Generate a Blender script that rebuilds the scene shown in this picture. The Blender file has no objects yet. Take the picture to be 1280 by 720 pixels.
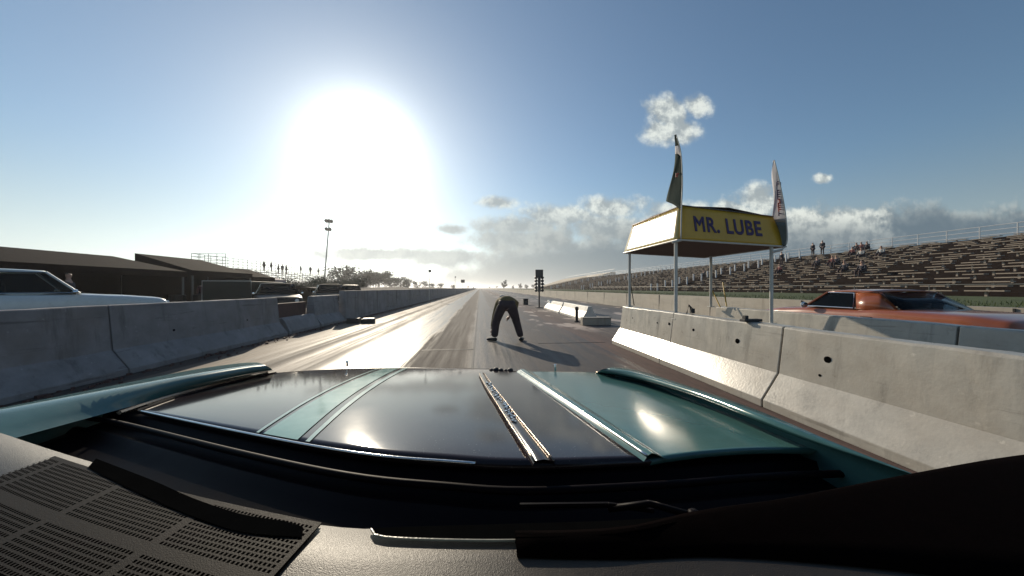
import bpy, bmesh, math, random
from mathutils import Vector, Matrix, noise as mnoise
random.seed(7)
C = bpy.data.collections.new('scene'); bpy.context.scene.collection.children.link(C)
sc = bpy.context.scene
R = math.radians
F = 404.0; YAW = R(5.65); CZ = 1.2
FW = Vector((math.sin(YAW), math.cos(YAW), 0)); RT = Vector((math.cos(YAW), -math.sin(YAW), 0))
def P(px, py, D):
    return FW*D + RT*((px-640)/F*D) + Vector((0, 0, CZ-(py-360)/F*D))
def PZ(px, py, z):
    return P(px, py, (CZ-z)*F/(py-360))
def PX(px, py, x):
    d = FW.x+RT.x*(px-640)/F
    return P(px, py, x/d)
def PH(px, py, off=0.0):
    v = (py-360)/F
    return P(px, py, (.276-off)/(v-.1))

# ------------------------------------------------------------------ materials
def N(nt, t, **kw):
    n = nt.nodes.new(t)
    for k, v in kw.items():
        if k in ('inp',):
            for a, b in v.items(): n.inputs[a].default_value = b
        else: setattr(n, k, v)
    return n
MATS = {}
def mat(name, col, rough=.6, var=.25, scale=6, bump=.2, bscale=40, metal=0, spec=.5, coat=0, col2=None, stretch=(1,1,1), dist=.01, rvar=.1, coatr=.05, stain=0, specks=0):
    m = bpy.data.materials.new(name); m.use_nodes = True; nt = m.node_tree; L = nt.links
    b = nt.nodes['Principled BSDF']
    tc = N(nt, 'ShaderNodeTexCoord'); mp = N(nt, 'ShaderNodeMapping'); mp.inputs['Scale'].default_value = stretch
    L.new(tc.outputs['Object'], mp.inputs['Vector'])
    nz = N(nt, 'ShaderNodeTexNoise'); nz.inputs['Scale'].default_value = scale; nz.inputs['Detail'].default_value = 8; nz.inputs['Roughness'].default_value = .65
    L.new(mp.outputs[0], nz.inputs['Vector'])
    cr = N(nt, 'ShaderNodeValToRGB'); cr.color_ramp.elements[0].position = .3; cr.color_ramp.elements[1].position = .7
    c2 = col2 or tuple(min(1, c*(1+var)) for c in col)
    c1 = tuple(c*(1-var) for c in col) if not col2 else col
    cr.color_ramp.elements[0].color = (*c1, 1); cr.color_ramp.elements[1].color = (*c2, 1)
    L.new(nz.outputs['Fac'], cr.inputs['Fac']); cout = cr.outputs[0]
    def layer(scl, st_, lo, hi, c_, amt, cin, det=6):
        mp_ = N(nt, 'ShaderNodeMapping'); mp_.inputs['Scale'].default_value = scl; L.new(tc.outputs['Object'], mp_.inputs['Vector'])
        n_ = N(nt, 'ShaderNodeTexNoise'); n_.inputs['Scale'].default_value = st_; n_.inputs['Detail'].default_value = det; n_.inputs['Roughness'].default_value = .7; L.new(mp_.outputs[0], n_.inputs['Vector'])
        r_ = N(nt, 'ShaderNodeMapRange'); r_.interpolation_type = 'SMOOTHSTEP'; r_.inputs['From Min'].default_value = lo; r_.inputs['From Max'].default_value = hi; r_.inputs['To Max'].default_value = amt; L.new(n_.outputs['Fac'], r_.inputs['Value'])
        x_ = N(nt, 'ShaderNodeMix', data_type='RGBA'); L.new(r_.outputs[0], x_.inputs[0]); L.new(cin, x_.inputs[6]); x_.inputs[7].default_value = (*c_, 1); return x_.outputs[2]
    if stain:
        dk = tuple(c*.35 for c in col)
        cout = layer((5,5,.5), 1.0, .52, .70, dk, stain, cout)          # drips
        cout = layer((.6,.6,7), 1.0, .58, .66, tuple(c*.22 for c in col), stain*.8, cout)   # tyre scuffs
        cout = layer((14,14,14), 1.0, .62, .70, tuple(min(1, c*1.9) for c in col), stain*.7, cout)   # pale chips
        cout = layer((1,1,1), .9, .45, .75, (col[0]*.75, col[1]*.62, col[2]*.5), stain*.7, cout)
    if specks:
        cout = layer((1,1,1), 260, .68, .74, (.3,.29,.27), specks, cout, 2)
        cout = layer((1,1,1), 9, .45, .75, (.10,.09,.08), specks*.22, cout, 8)
    L.new(cout, b.inputs['Base Color'])
    mr = N(nt, 'ShaderNodeMapRange'); mr.inputs['To Min'].default_value = max(0.02, rough-rvar); mr.inputs['To Max'].default_value = min(1, rough+rvar)
    L.new(nz.outputs['Fac'], mr.inputs['Value']); L.new(mr.outputs[0], b.inputs['Roughness'])
    b.inputs['Metallic'].default_value = metal; b.inputs['Specular IOR Level'].default_value = spec
    b.inputs['Coat Weight'].default_value = coat; b.inputs['Coat Roughness'].default_value = coatr
    if bump > 0:
        n2 = N(nt, 'ShaderNodeTexNoise'); n2.inputs['Scale'].default_value = bscale; n2.inputs['Detail'].default_value = 6
        L.new(mp.outputs[0], n2.inputs['Vector'])
        bp = N(nt, 'ShaderNodeBump'); bp.inputs['Strength'].default_value = bump; bp.inputs['Distance'].default_value = dist
        L.new(n2.outputs['Fac'], bp.inputs['Height']); L.new(bp.outputs[0], b.inputs['Normal'])
    MATS[name] = m; return m
def glass(name, tint=(.02,.025,.03), t=.85):
    m = bpy.data.materials.new(name); m.use_nodes = True; nt = m.node_tree; L = nt.links
    b = nt.nodes['Principled BSDF']; b.inputs['Base Color'].default_value = (*tint, 1); b.inputs['Roughness'].default_value = .05
    tr = N(nt, 'ShaderNodeBsdfTransparent'); tr.inputs[0].default_value = (.8,.85,.85,1)
    mx = N(nt, 'ShaderNodeMixShader')
    fr = N(nt, 'ShaderNodeFresnel'); fr.inputs[0].default_value = 1.45
    mr = N(nt, 'ShaderNodeMapRange'); mr.inputs['To Min'].default_value = 1-t; mr.inputs['To Max'].default_value = 1
    L.new(fr.outputs[0], mr.inputs['Value']); L.new(mr.outputs[0], mx.inputs[0]); L.new(tr.outputs[0], mx.inputs[1]); L.new(b.outputs[0], mx.inputs[2])
    L.new(mx.outputs[0], nt.nodes['Material Output'].inputs['Surface']); return m

M = {}
M['conc'] = mat('concrete', (.34,.34,.31), .42, .16, 3, .3, 60, spec=.5, dist=.004)
M['conc_paint'] = mat('painted_concrete', (.40,.375,.325), .29, .13, 5, .35, 45, spec=.6, dist=.003, rvar=.06, stain=.5)
M['conc_dirty'] = mat('weathered_concrete', (.20,.195,.20), .75, .28, 2.2, .4, 40, dist=.006, rvar=.15, stain=.7)
M['conc_far'] = mat('wall_concrete', (.36,.32,.26), .6, .2, 1.2, .2, 20, stain=.4, stretch=(1,.4,2))
M['conc_white'] = mat('white_concrete', (.62,.6,.55), .5, .14, 4, .3, 40, dist=.004, stain=.45)
M['dark'] = mat('black_rubber', (.012,.012,.013), .6, .3, 20, .1)
M['hole'] = mat('dark_hole', (.004,.004,.004), .95, .2, 20, 0, spec=0)
M['black_paint'] = mat('black_gloss_paint', (.022,.013,.014), .09, .25, 5, .012, 300, spec=.38, coat=0, specks=.5, rvar=.03, dist=.001)
M['teal'] = mat('teal_paint', (.055,.140,.138), .16, .08, 20, .012, 300, spec=.35, coat=.1, specks=.35, rvar=.05, dist=.001, coatr=.12)
M['teal_pale'] = mat('pale_teal_stripe', (.15,.33,.29), .12, .06, 20, .01, 300, spec=.3, coat=0, rvar=.04, dist=.001)
M['pin'] = mat('pinstripe_paint', (.30,.44,.40), .12, .05, 20, 0, spec=.3, rvar=.03)
M['chrome'] = mat('chrome', (.75,.74,.72), .14, .06, 30, .05, 200, metal=1, rvar=.05)
M['brownchrome'] = mat('bronze_trim', (.22,.17,.13), .25, .2, 30, .1, 100, metal=.8)
M['cowl'] = mat('cowl_black', (.004,.002,.003), .5, .3, 14, .1, 200, spec=.06, dist=.001)
M['dashv'] = mat('dash_vinyl', (.022,.015,.008), .42, .2, 300, .7, 1100, spec=.36, dist=.0006)
M['dashg'] = mat('grille_plastic', (.011,.0075,.005), .6, .2, 300, .5, 1100, spec=.09, dist=.0006)
M['dashd'] = mat('dash_shade_black', (.002,.001,.001), .85, .25, 60, .4, 900, spec=.01, dist=.0008)  # pillar shade on the dash, put into the colour
M['lip'] = mat('vent_lip', (.30,.27,.20), .3, .1, 60, .1, 300, spec=.6)
M['steel'] = mat('galvanised_steel', (.42,.42,.40), .42, .12, 12, .1, 60, metal=.6)
M['whitepost'] = mat('white_post_paint', (.5,.49,.45), .4, .12, 10, .1, 60)
M['yellow'] = mat('yellow_vinyl', (.50,.29,.018), .42, .12, 2.5, .35, 7, spec=.6, rvar=.05, dist=.01)
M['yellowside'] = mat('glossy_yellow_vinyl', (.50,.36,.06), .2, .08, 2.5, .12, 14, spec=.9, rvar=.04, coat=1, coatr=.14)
M['purple'] = mat('purple_ink', (.035,.012,.075), .5, .1, 10, 0)
M['redink'] = mat('red_ink', (.45,.06,.04), .5, .1, 10, 0)
M['soffit'] = mat('canopy_underside', (.07,.035,.028), .8, .2, 3, .1)
M['flagdark'] = mat('green_flag_cloth', (.035,.05,.042), .9, .25, 5, .3, 18, spec=.1)
M['flagwhite'] = mat('white_flag_cloth', (.5,.49,.51), .9, .12, 5, .3, 18, spec=.1)
M['flaggrey'] = mat('grey_flag_cloth', (.16,.18,.17), .9, .15, 5, .3, 18, spec=.1)
M['orange'] = mat('orange_paint', (.28,.075,.024), .32, .06, 10, .01, 200, coat=.8, rvar=.04)
M['whitecar'] = mat('white_car_paint', (.55,.58,.58), .3, .06, 10, .01, 200, coat=.6)
M['greycar'] = mat('dark_car_paint', (.016,.017,.017), .45, .1, 10, .01, 200, spec=.25)
M['redcar'] = mat('maroon_car_paint', (.09,.02,.018), .25, .1, 10, .01, 200, coat=.6)
M['glass'] = glass('car_glass')
M['cabin'] = mat('cabin_trim', (.02,.018,.017), .8, .2)
M['tyre'] = mat('tyre_rubber', (.015,.015,.016), .75, .2, 20, .2)
M['lamp'] = mat('lamp_lens', (.7,.7,.66), .08, .05, 20, 0, spec=1, coat=1)
M['tail'] = mat('tail_lens', (.3,.02,.02), .1, .05, 20, 0)
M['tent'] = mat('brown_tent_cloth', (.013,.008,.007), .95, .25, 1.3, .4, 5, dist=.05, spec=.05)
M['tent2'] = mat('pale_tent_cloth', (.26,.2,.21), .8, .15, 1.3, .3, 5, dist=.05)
M['trailer'] = mat('trailer_skin', (.03,.034,.028), .7, .12, 2, .1, 10, spec=.15)
M['brown'] = mat('rusty_brown_board', (.075,.035,.03), .8, .3, 5, .4, 30)
M['bench'] = mat('bench_plank', (.36,.30,.24), .8, .25, 3, .2, 20, spec=.12)
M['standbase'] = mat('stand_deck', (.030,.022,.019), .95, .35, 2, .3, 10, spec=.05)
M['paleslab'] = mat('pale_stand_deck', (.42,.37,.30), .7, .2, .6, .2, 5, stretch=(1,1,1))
M['rail'] = mat('white_rail_paint', (.6,.6,.6), .45, .08, 10, 0)
M['scaf'] = mat('scaffold_steel', (.16,.16,.15), .55, .2, 10, 0, metal=.3)
M['bark'] = mat('bark', (.07,.055,.045), .9, .3, 8, .5, 30)
M['leafA'] = mat('spring_leaves', (.075,.075,.04), .8, .35, 3, 0)
M['leafB'] = mat('dark_leaves', (.04,.05,.028), .8, .35, 3, 0)
M['skin'] = mat('skin', (.38,.22,.16), .5, .1, 20, .05)
M['trouser'] = mat('dark_trousers', (.045,.027,.029), .85, .3, 9, .7, 30, dist=.02)
M['jacket'] = mat('olive_jacket', (.16,.12,.05), .85, .3, 9, .7, 25, dist=.02)
M['shirtA'] = mat('navy_clothes', (.02,.022,.035), .85, .3, 9, .2)
M['shirtB'] = mat('white_clothes', (.4,.4,.38), .85, .1, 9, .2)
M['shirtC'] = mat('red_clothes', (.12,.03,.03), .85, .3, 9, .2)
M['hair'] = mat('dark_hair', (.02,.014,.01), .7, .3, 30, .3)
M['board'] = mat('dark_board', (.02,.022,.025), .5, .2, 10, 0)

# ------------------------------------------------------------------ mesh helpers
class MB:
    def __init__(s): s.b = bmesh.new()
    def verts(s, pts): return [s.b.verts.new(p) for p in pts]
    def face(s, vs):
        try: return s.b.faces.new(vs)
        except ValueError: return None
    def poly(s, pts): return s.face(s.verts(pts))
    def box(s, c, d, rz=0, mtx=None):
        c = Vector(c); rot = Matrix.Rotation(rz, 3, 'Z')
        v = []
        for i in (-1,1):
            for j in (-1,1):
                for k in (-1,1):
                    p = rot @ Vector((i*d[0]/2, j*d[1]/2, k*d[2]/2)) + c
                    v.append(s.b.verts.new(p))
        for f in ((0,1,3,2),(4,6,7,5),(0,4,5,1),(2,3,7,6),(0,2,6,4),(1,5,7,3)): s.face([v[i] for i in f])
        return s
    def tube(s, pts, r, n=8, r2=None):
        pts = [Vector(p) for p in pts]; rings = []
        m = len(pts)
        for i, p in enumerate(pts):
            t = (pts[min(i+1, m-1)]-pts[max(i-1, 0)]).normalized()
            a = Vector((0,0,1)) if abs(t.z) < .9 else Vector((1,0,0))
            u = t.cross(a).normalized(); w = t.cross(u).normalized()
            rr = r if r2 is None else r+(r2-r)*i/(m-1)
            if isinstance(r, (list, tuple)): rr = r[i]
            rings.append(s.verts([p+u*rr*math.cos(2*math.pi*k/n)+w*rr*math.sin(2*math.pi*k/n) for k in range(n)]))
        for a, b in zip(rings, rings[1:]):
            for k in range(n): s.face([a[k], a[(k+1)%n], b[(k+1)%n], b[k]])
        s.face(rings[0][::-1]); s.face(rings[-1])
        return s
    def loft(s, polys, cap=False, closed=False):
        rows = [s.verts(p) for p in polys]; n = len(rows[0])
        for a, b in zip(rows, rows[1:]):
            for k in range(n if closed else n-1): s.face([a[k], a[(k+1)%n], b[(k+1)%n], b[k]])
        if cap: s.face(rows[0][::-1]); s.face(rows[-1])
        return s
    def prism(s, prof, y0, y1, axis='y'):   # prof in (x,z)
        return s.loft([[Vector((x, y0, z)) for x, z in prof], [Vector((x, y1, z)) for x, z in prof]], cap=True, closed=True)
    def lathe(s, prof, c, ax='z', n=20):
        rings = []
        for r, h in prof:
            ring = []
            for k in range(n):
                a = 2*math.pi*k/n
                if ax == 'z': p = Vector((r*math.cos(a), r*math.sin(a), h))
                elif ax == 'x': p = Vector((h, r*math.cos(a), r*math.sin(a)))
                else: p = Vector((r*math.cos(a), h, r*math.sin(a)))
                ring.append(p+Vector(c))
            rings.append(s.verts(ring))
        for a, b in zip(rings, rings[1:]):
            for k in range(n): s.face([a[k], a[(k+1)%n], b[(k+1)%n], b[k]])
        s.face(rings[0][::-1]); s.face(rings[-1]); return s
    def build(s, name, m, parent=None, smooth=False, bevel=0, solid=0, sub=0, off=-1):
        bmesh.ops.recalc_face_normals(s.b, faces=s.b.faces)
        me = bpy.data.meshes.new(name); s.b.to_mesh(me); s.b.free()
        o = bpy.data.objects.new(name, me); C.objects.link(o)
        if m: me.materials.append(m)
        if smooth:
            for p in me.polygons: p.use_smooth = True
        if sub:
            q = o.modifiers.new('s', 'SUBSURF'); q.levels = sub; q.render_levels = sub
        if solid:
            q = o.modifiers.new('t', 'SOLIDIFY'); q.thickness = solid; q.offset = off
        if bevel:
            q = o.modifiers.new('b', 'BEVEL'); q.width = bevel; q.segments = 2; q.limit_method = 'ANGLE'
        if parent: o.parent = parent
        return o
def tag(o, label=None, cat=None, group=None, kind=None):
    if label: o['label'] = label
    if cat: o['category'] = cat
    if group: o['group'] = group
    if kind: o['kind'] = kind
    return o
def empty(name, loc=(0,0,0), rz=0, label=None, cat=None, group=None):
    o = bpy.data.objects.new(name, None); C.objects.link(o); o.location = loc; o.rotation_euler = (0,0,rz); o.empty_display_size = .1
    return tag(o, label, cat, group)
def copy_tree(o, parent=None):
    c = o.copy(); C.objects.link(c); c.parent = parent
    for ch in [q for q in C.objects if q.parent == o]: copy_tree(ch, c)
    return c
def resample(poly, n):
    poly = [Vector(p) for p in poly]
    # catmull-rom through control points
    L = [0]
    for a, b in zip(poly, poly[1:]): L.append(L[-1]+(b-a).length)
    out = []
    for i in range(n):
        t = L[-1]*i/(n-1); k = 0
        while k < len(L)-2 and L[k+1] < t: k += 1
        u = (t-L[k])/(L[k+1]-L[k]); p1, p2 = poly[k], poly[k+1]
        p0 = poly[k-1] if k > 0 else p1*2-p2; p3 = poly[k+2] if k+2 < len(poly) else p2*2-p1
        out.append(.5*((2*p1)+(p2-p0)*u+(2*p0-5*p1+4*p2-p3)*u*u+(3*p1-p0-3*p2+p3)*u**3))
    return out

# ------------------------------------------------------------------ world
SUN_AZ = math.atan2((455-640)/F, 1)+YAW     # from +Y towards +X
SUN_EL = math.atan(((360-190)/F)/math.sqrt(1+(185/F)**2))
SD = Vector((math.sin(SUN_AZ)*math.cos(SUN_EL), math.cos(SUN_AZ)*math.cos(SUN_EL), math.sin(SUN_EL)))
w = bpy.data.worlds.new('World'); sc.world = w; w.use_nodes = True
nt = w.node_tree; L = nt.links
for n in list(nt.nodes): nt.nodes.remove(n)
def V(x):  # to socket
    return x
def mth(op, a, b=None, c=None, clamp=False):
    n = nt.nodes.new('ShaderNodeMath'); n.operation = op; n.use_clamp = clamp
    for i, q in enumerate((a, b, c)):
        if q is None: continue
        if isinstance(q, (int, float)): n.inputs[i].default_value = q
        else: L.new(q, n.inputs[i])
    return n.outputs[0]
def sstep(a, b, x):
    n = nt.nodes.new('ShaderNodeMapRange'); n.interpolation_type = 'SMOOTHSTEP'
    n.inputs['From Min'].default_value = a; n.inputs['From Max'].default_value = b
    L.new(x, n.inputs['Value']); return n.outputs[0]
def mixc(f, a, b):
    n = nt.nodes.new('ShaderNodeMix'); n.data_type = 'RGBA'; n.clamp_factor = True
    for s_, q in ((n.inputs[0], f), (n.inputs[6], a), (n.inputs[7], b)):
        if isinstance(q, (int, float)): s_.default_value = q
        elif isinstance(q, tuple): s_.default_value = (*q, 1)
        else: L.new(q, s_)
    return n.outputs[2]
def addc(a, b, f=1.0, op='ADD'):
    n = nt.nodes.new('ShaderNodeMix'); n.data_type = 'RGBA'; n.blend_type = op; n.clamp_factor = False
    for s_, q in ((n.inputs[0], f), (n.inputs[6], a), (n.inputs[7], b)):
        if isinstance(q, (int, float)): s_.default_value = q
        elif isinstance(q, tuple): s_.default_value = (*q, 1)
        else: L.new(q, s_)
    return n.outputs[2]
tc = nt.nodes.new('ShaderNodeTexCoord')
sep = nt.nodes.new('ShaderNodeSeparateXYZ'); L.new(tc.outputs['Generated'], sep.inputs[0])
X, Y, Z = sep.outputs
sky = nt.nodes.new('ShaderNodeTexSky'); sky.sky_type = 'NISHITA'; sky.sun_disc = False
sky.sun_elevation = SUN_EL; sky.sun_rotation = SUN_AZ; sky.air_density = 1.15; sky.dust_density = .45; sky.ozone_density = 2.5; sky.altitude = 200
# sun aureole of a hazy evening sky
dt = nt.nodes.new('ShaderNodeVectorMath'); dt.operation = 'DOT_PRODUCT'; L.new(tc.outputs['Generated'], dt.inputs[0]); dt.inputs[1].default_value = SD
cs = mth('MAXIMUM', dt.outputs['Value'], 0.0)
g1 = mth('MULTIPLY', mth('POWER', cs, 190.0), 16.0)
g2 = mth('MULTIPLY', mth('POWER', cs, 30.0), 1.1)
g3 = mth('MULTIPLY', mth('POWER', cs, 3.6), .6)
glow = nt.nodes.new('ShaderNodeCombineColor')
tot = mth('ADD', mth('ADD', g1, g2), g3)
L.new(mth('MULTIPLY', tot, 1.0), glow.inputs[0]); L.new(mth('MULTIPLY', tot, .97), glow.inputs[1]); L.new(mth('MULTIPLY', tot, .95), glow.inputs[2])
bw = nt.nodes.new('ShaderNodeRGBToBW'); L.new(sky.outputs[0], bw.inputs[0])
grey = addc((.97,1.0,1.03), bw.outputs[0], op='MULTIPLY')
base = addc(mixc(mth('MULTIPLY', sstep(.32, .0, Z), .75), sky.outputs[0], grey), glow.outputs[0])
# clouds, laid out by direction in the world (gnomonic about +Y)
Ys = mth('MAXIMUM', Y, 0.05)
U = mth('DIVIDE', X, Ys); W = mth('DIVIDE', Z, Ys)
def uw(px, py):
    d = P(px, py, 1)-Vector((0,0,CZ)); return d.x/d.y, d.z/d.y
def cnoise(scale, detail=8, rough=.6, sx=1, sz=1, off=(0,0)):
    cx = nt.nodes.new('ShaderNodeCombineXYZ'); L.new(mth('MULTIPLY_ADD', U, sx, off[0]), cx.inputs[0]); L.new(mth('MULTIPLY_ADD', W, sz, off[1]), cx.inputs[1])
    n = nt.nodes.new('ShaderNodeTexNoise'); n.inputs['Scale'].default_value = scale; n.inputs['Detail'].default_value = detail; n.inputs['Roughness'].default_value = rough
    L.new(cx.outputs[0], n.inputs['Vector']); return n.outputs['Fac']
nA = cnoise(9, 9, .62); nA2 = cnoise(9, 9, .62, off=(-.02, .022)); nB = cnoise(3.2, 6, .55, 1, 3.0, off=(3,1)); nC = cnoise(26, 6, .6)
dens = None
blobs = [(826,165,34,22),(836,143,34,26),(872,131,24,20),(852,163,30,20),(945,252,40,24),(922,262,36,16),(1028,223,14,8),(622,253,30,11),
         (645,283,70,18),(705,270,66,20),(765,260,55,20),(1060,272,70,20),(1005,270,50,16),(850,268,60,20),(565,287,30,9),(480,318,110,13),(560,322,80,14),(650,300,80,24),(760,285,90,24),(900,282,90,24),(1040,290,90,26)]
for (px, py, rx, ry) in blobs:
    u0, w0 = uw(px, py); ru = abs(uw(px+rx, py)[0]-u0); rw = abs(uw(px, py-ry)[1]-w0)
    du = mth('MULTIPLY', mth('SUBTRACT', U, u0), 1/ru); dw = mth('MULTIPLY', mth('SUBTRACT', W, w0), 1/rw)
    q = mth('SUBTRACT', 1.0, mth('SQRT', mth('ADD', mth('MULTIPLY', du, du), mth('MULTIPLY', dw, dw))))
    dens = q if dens is None else mth('MAXIMUM', dens, q)
fine = mth('MULTIPLY', mth('SUBTRACT', nA, .5), 1.7)
fine2 = mth('MULTIPLY', mth('SUBTRACT', nC, .5), .6)
d1 = mth('ADD', dens, mth('ADD', fine, fine2))
cum = sstep(-.04, .62, d1)
# low bank: top edge rises to the right
bt = mth('ADD', mth('MULTIPLY', sstep(-.35, .25, U), .195), mth('MULTIPLY', sstep(.2, 1.3, U), .12))
bt = mth('ADD', bt, mth('MULTIPLY', mth('SUBTRACT', nA, .5), .19))
bank = sstep(.0, .065, mth('SUBTRACT', bt, W))
bank = mth('MULTIPLY', bank, sstep(-.9, -.1, U))
bank = mth('MULTIPLY', bank, sstep(.22, .50, mth('ADD', nB, mth('MULTIPLY', sstep(-.1, .5, U), .25))))
# bank shading: bright tops toward the sun, slate underside
edge = sstep(.10, .01, mth('SUBTRACT', bt, W)); 
lit = sstep(-.10, .12, mth('SUBTRACT', nA, nA2))
slate = mixc(sstep(-.3, .9, U), (3.8,3.85,3.9), (1.2,1.6,2.05))
slate = mixc(sstep(.10, .0, W), slate, mixc(sstep(-.3,.9,U), (4.7,4.5,4.2), (1.8,2.1,2.4)))
white = mixc(sstep(-.4, 1.1, U), (10.,9.7,9.0), (6.6,6.5,6.1))
bankc = mixc(mth('MULTIPLY', edge, mth('ADD', mth('MULTIPLY', lit, .75), .2)), slate, white)
bankc = mixc(mth('MULTIPLY', sstep(.45,.75,nB), .35), bankc, slate)
col = mixc(mth('MULTIPLY', bank, .86), base, bankc)
cumc = mixc(mth('MULTIPLY_ADD', lit, .85, .1), (3.6,3.8,3.95), (9.6,9.3,8.6))
cumc = mixc(mth('MULTIPLY', sstep(.26, .17, W), .75), cumc, mixc(sstep(-.4,.9,U), (5.4,5.4,5.3), (1.9,2.25,2.6)))
col = mixc(mth('MULTIPLY', cum, .88), col, cumc)
# sun glow added over the cloud bank
col = addc(col, mixc(1.0, glow.outputs[0], glow.outputs[0]), mth('MULTIPLY', bank, .45))
col = addc(col, (.92,.99,.985), op='MULTIPLY')
bg = nt.nodes.new('ShaderNodeBackground'); bg.inputs['Strength'].default_value = 0.10
L.new(col, bg.inputs['Color'])
wo = nt.nodes.new('ShaderNodeOutputWorld'); L.new(bg.outputs[0], wo.inputs['Surface'])
sl = bpy.data.lights.new('sun', 'SUN'); sl.energy = 4.5; sl.angle = R(.6); sl.color = (1, .87, .68)
so = bpy.data.objects.new('sun', sl); C.objects.link(so); so.rotation_euler = (-SD).to_track_quat('-Z', 'Y').to_euler(); so.location = (0,0,30)

# ------------------------------------------------------------------ ground and track
def sheet(name, x0, x1, y0, y1, z, m, nx=1, ny=1, label=None):
    b = MB(); vs = [[b.b.verts.new((x0+(x1-x0)*i/nx, y0+(y1-y0)*j/ny, z)) for i in range(nx+1)] for j in range(ny+1)]
    for j in range(ny):
        for i in range(nx): b.face([vs[j][i], vs[j][i+1], vs[j+1][i+1], vs[j+1][i]])
    return tag(b.build(name, m), kind='structure')
def ground_mat():
    return mat('dry_earth', (.10,.085,.06), .95, .35, .35, .5, 8, dist=.05)
sheet('ground', -2500, 2500, -60, 4000, -.03, ground_mat())
def track_mat():
    m = bpy.data.materials.new('track_surface'); m.use_nodes = True; t = m.node_tree; l = t.links
    b = t.nodes['Principled BSDF']
    def nn(ty): return t.nodes.new(ty)
    geo = nn('ShaderNodeTexCoord'); sp = nn('ShaderNodeSeparateXYZ'); l.new(geo.outputs['Object'], sp.inputs[0])
    mp = nn('ShaderNodeMapping'); mp.inputs['Scale'].default_value = (9, .22, 1); l.new(geo.outputs['Object'], mp.inputs[0])
    ns = nn('ShaderNodeTexNoise'); ns.inputs['Scale'].default_value = 1; ns.inputs['Detail'].default_value = 7; ns.inputs['Roughness'].default_value = .7; l.new(mp.outputs[0], ns.inputs['Vector'])
    mp2 = nn('ShaderNodeMapping'); mp2.inputs['Scale'].default_value = (1.1, .45, 1); l.new(geo.outputs['Object'], mp2.inputs[0])
    nb = nn('ShaderNodeTexNoise'); nb.inputs['Scale'].default_value = 1; nb.inputs['Detail'].default_value = 6; l.new(mp2.outputs[0], nb.inputs['Vector'])
    nf = nn('ShaderNodeTexNoise'); nf.inputs['Scale'].default_value = 90; nf.inputs['Detail'].default_value = 5; l.new(geo.outputs['Object'], nf.inputs['Vector'])
    mp4 = nn('ShaderNodeMapping'); mp4.inputs['Scale'].default_value = (40, 4, 1); l.new(geo.outputs['Object'], mp4.inputs[0])
    nf2 = nn('ShaderNodeTexNoise'); nf2.inputs['Scale'].default_value = 1; nf2.inputs['Detail'].default_value = 5; l.new(mp4.outputs[0], nf2.inputs['Vector'])
    def ma(op, a, bb, cl=False):
        n = nn('ShaderNodeMath'); n.operation = op; n.use_clamp = cl
        for i, q in enumerate((a, bb)):
            if isinstance(q, (int, float)): n.inputs[i].default_value = q
            else: l.new(q, n.inputs[i])
        return n.outputs[0]
    xx = ma('ADD', sp.outputs[0], ma('MULTIPLY', ma('SUBTRACT', ns.outputs[0], .5), .5))
    xx = ma('ADD', xx, ma('MULTIPLY', ma('SUBTRACT', nb.outputs[0], .5), .35))
    f = ma('MULTIPLY', ma('ADD', xx, 5.0), 1/14.0)
    def ramp(stops):
        r = nn('ShaderNodeValToRGB'); e = r.color_ramp.elements
        for i, (p, c) in enumerate(stops):
            pos = (p+5)/14
            if i < 2: q = e[i]; q.position = pos
            else: q = e.new(pos)
            q.color = (*(c if isinstance(c, tuple) else (c, c, c)), 1)
        l.new(f, r.inputs[0]); return r.outputs[0]
    brown = (.16,.125,.09); 
    col = ramp([(-5,(.035,.025,.022)),(-4.55,(.05,.035,.03)),(-4.45,(.16,.12,.085)),(-3.9,(.2,.15,.105)),(-3.3,(.07,.055,.042)),(-3.0,(.17,.13,.1)),(-2.5,(.11,.09,.07)),(-2.2,(.14,.115,.09)),(-1.2,(.13,.11,.085)),
                (-1.05,(.055,.042,.034)),(-.3,(.06,.045,.036)),(-.1,(.12,.10,.085)),(.5,(.11,.095,.08)),(.75,(.055,.043,.037)),(2.1,(.055,.042,.036)),(2.5,(.085,.047,.036)),(2.95,(.07,.04,.035)),(3.6,(.10,.08,.07)),(4.9,(.06,.055,.05)),(5.9,(.12,.11,.1)),(6.6,(.05,.045,.045))])
    rgh = ramp([(-5,.95),(-4.5,.9),(-4.4,.75),(-3.5,.68),(-3.2,.85),(-3,.62),(-2.5,.78),(-2.2,.40),(-1.2,.43),(-1.05,.9),(-.3,.85),(-.1,.5),(.5,.52),(.75,.62),(2.3,.62),(3,.8),(5,.6)])
    mx = nn('ShaderNodeMix'); mx.data_type = 'RGBA'; mx.blend_type = 'MULTIPLY'; mx.inputs[0].default_value = 1
    l.new(col, mx.inputs[6])
    v = nn('ShaderNodeMapRange'); v.inputs['From Min'].default_value = .36; v.inputs['From Max'].default_value = .64; v.inputs['To Min'].default_value = .25; v.inputs['To Max'].default_value = 1.7; v.clamp = False
    l.new(ma('ADD', ma('MULTIPLY', ns.outputs[0], .72), ma('MULTIPLY', nf2.outputs[0], .28)), v.inputs[0]); l.new(v.outputs[0], mx.inputs[7])
    # pale worn / pinkish patches right of the lane
    mx3 = nn('ShaderNodeMix'); mx3.data_type = 'RGBA'
    pch = nn('ShaderNodeMapRange'); pch.interpolation_type = 'SMOOTHSTEP'; pch.inputs['From Min'].default_value = .56; pch.inputs['From Max'].default_value = .63; l.new(nb.outputs[0], pch.inputs[0])
    xr = nn('ShaderNodeMapRange'); xr.interpolation_type = 'SMOOTHSTEP'; xr.inputs['From Min'].default_value = 1.3; xr.inputs['From Max'].default_value = 2.0; l.new(sp.outputs[0], xr.inputs[0])
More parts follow.
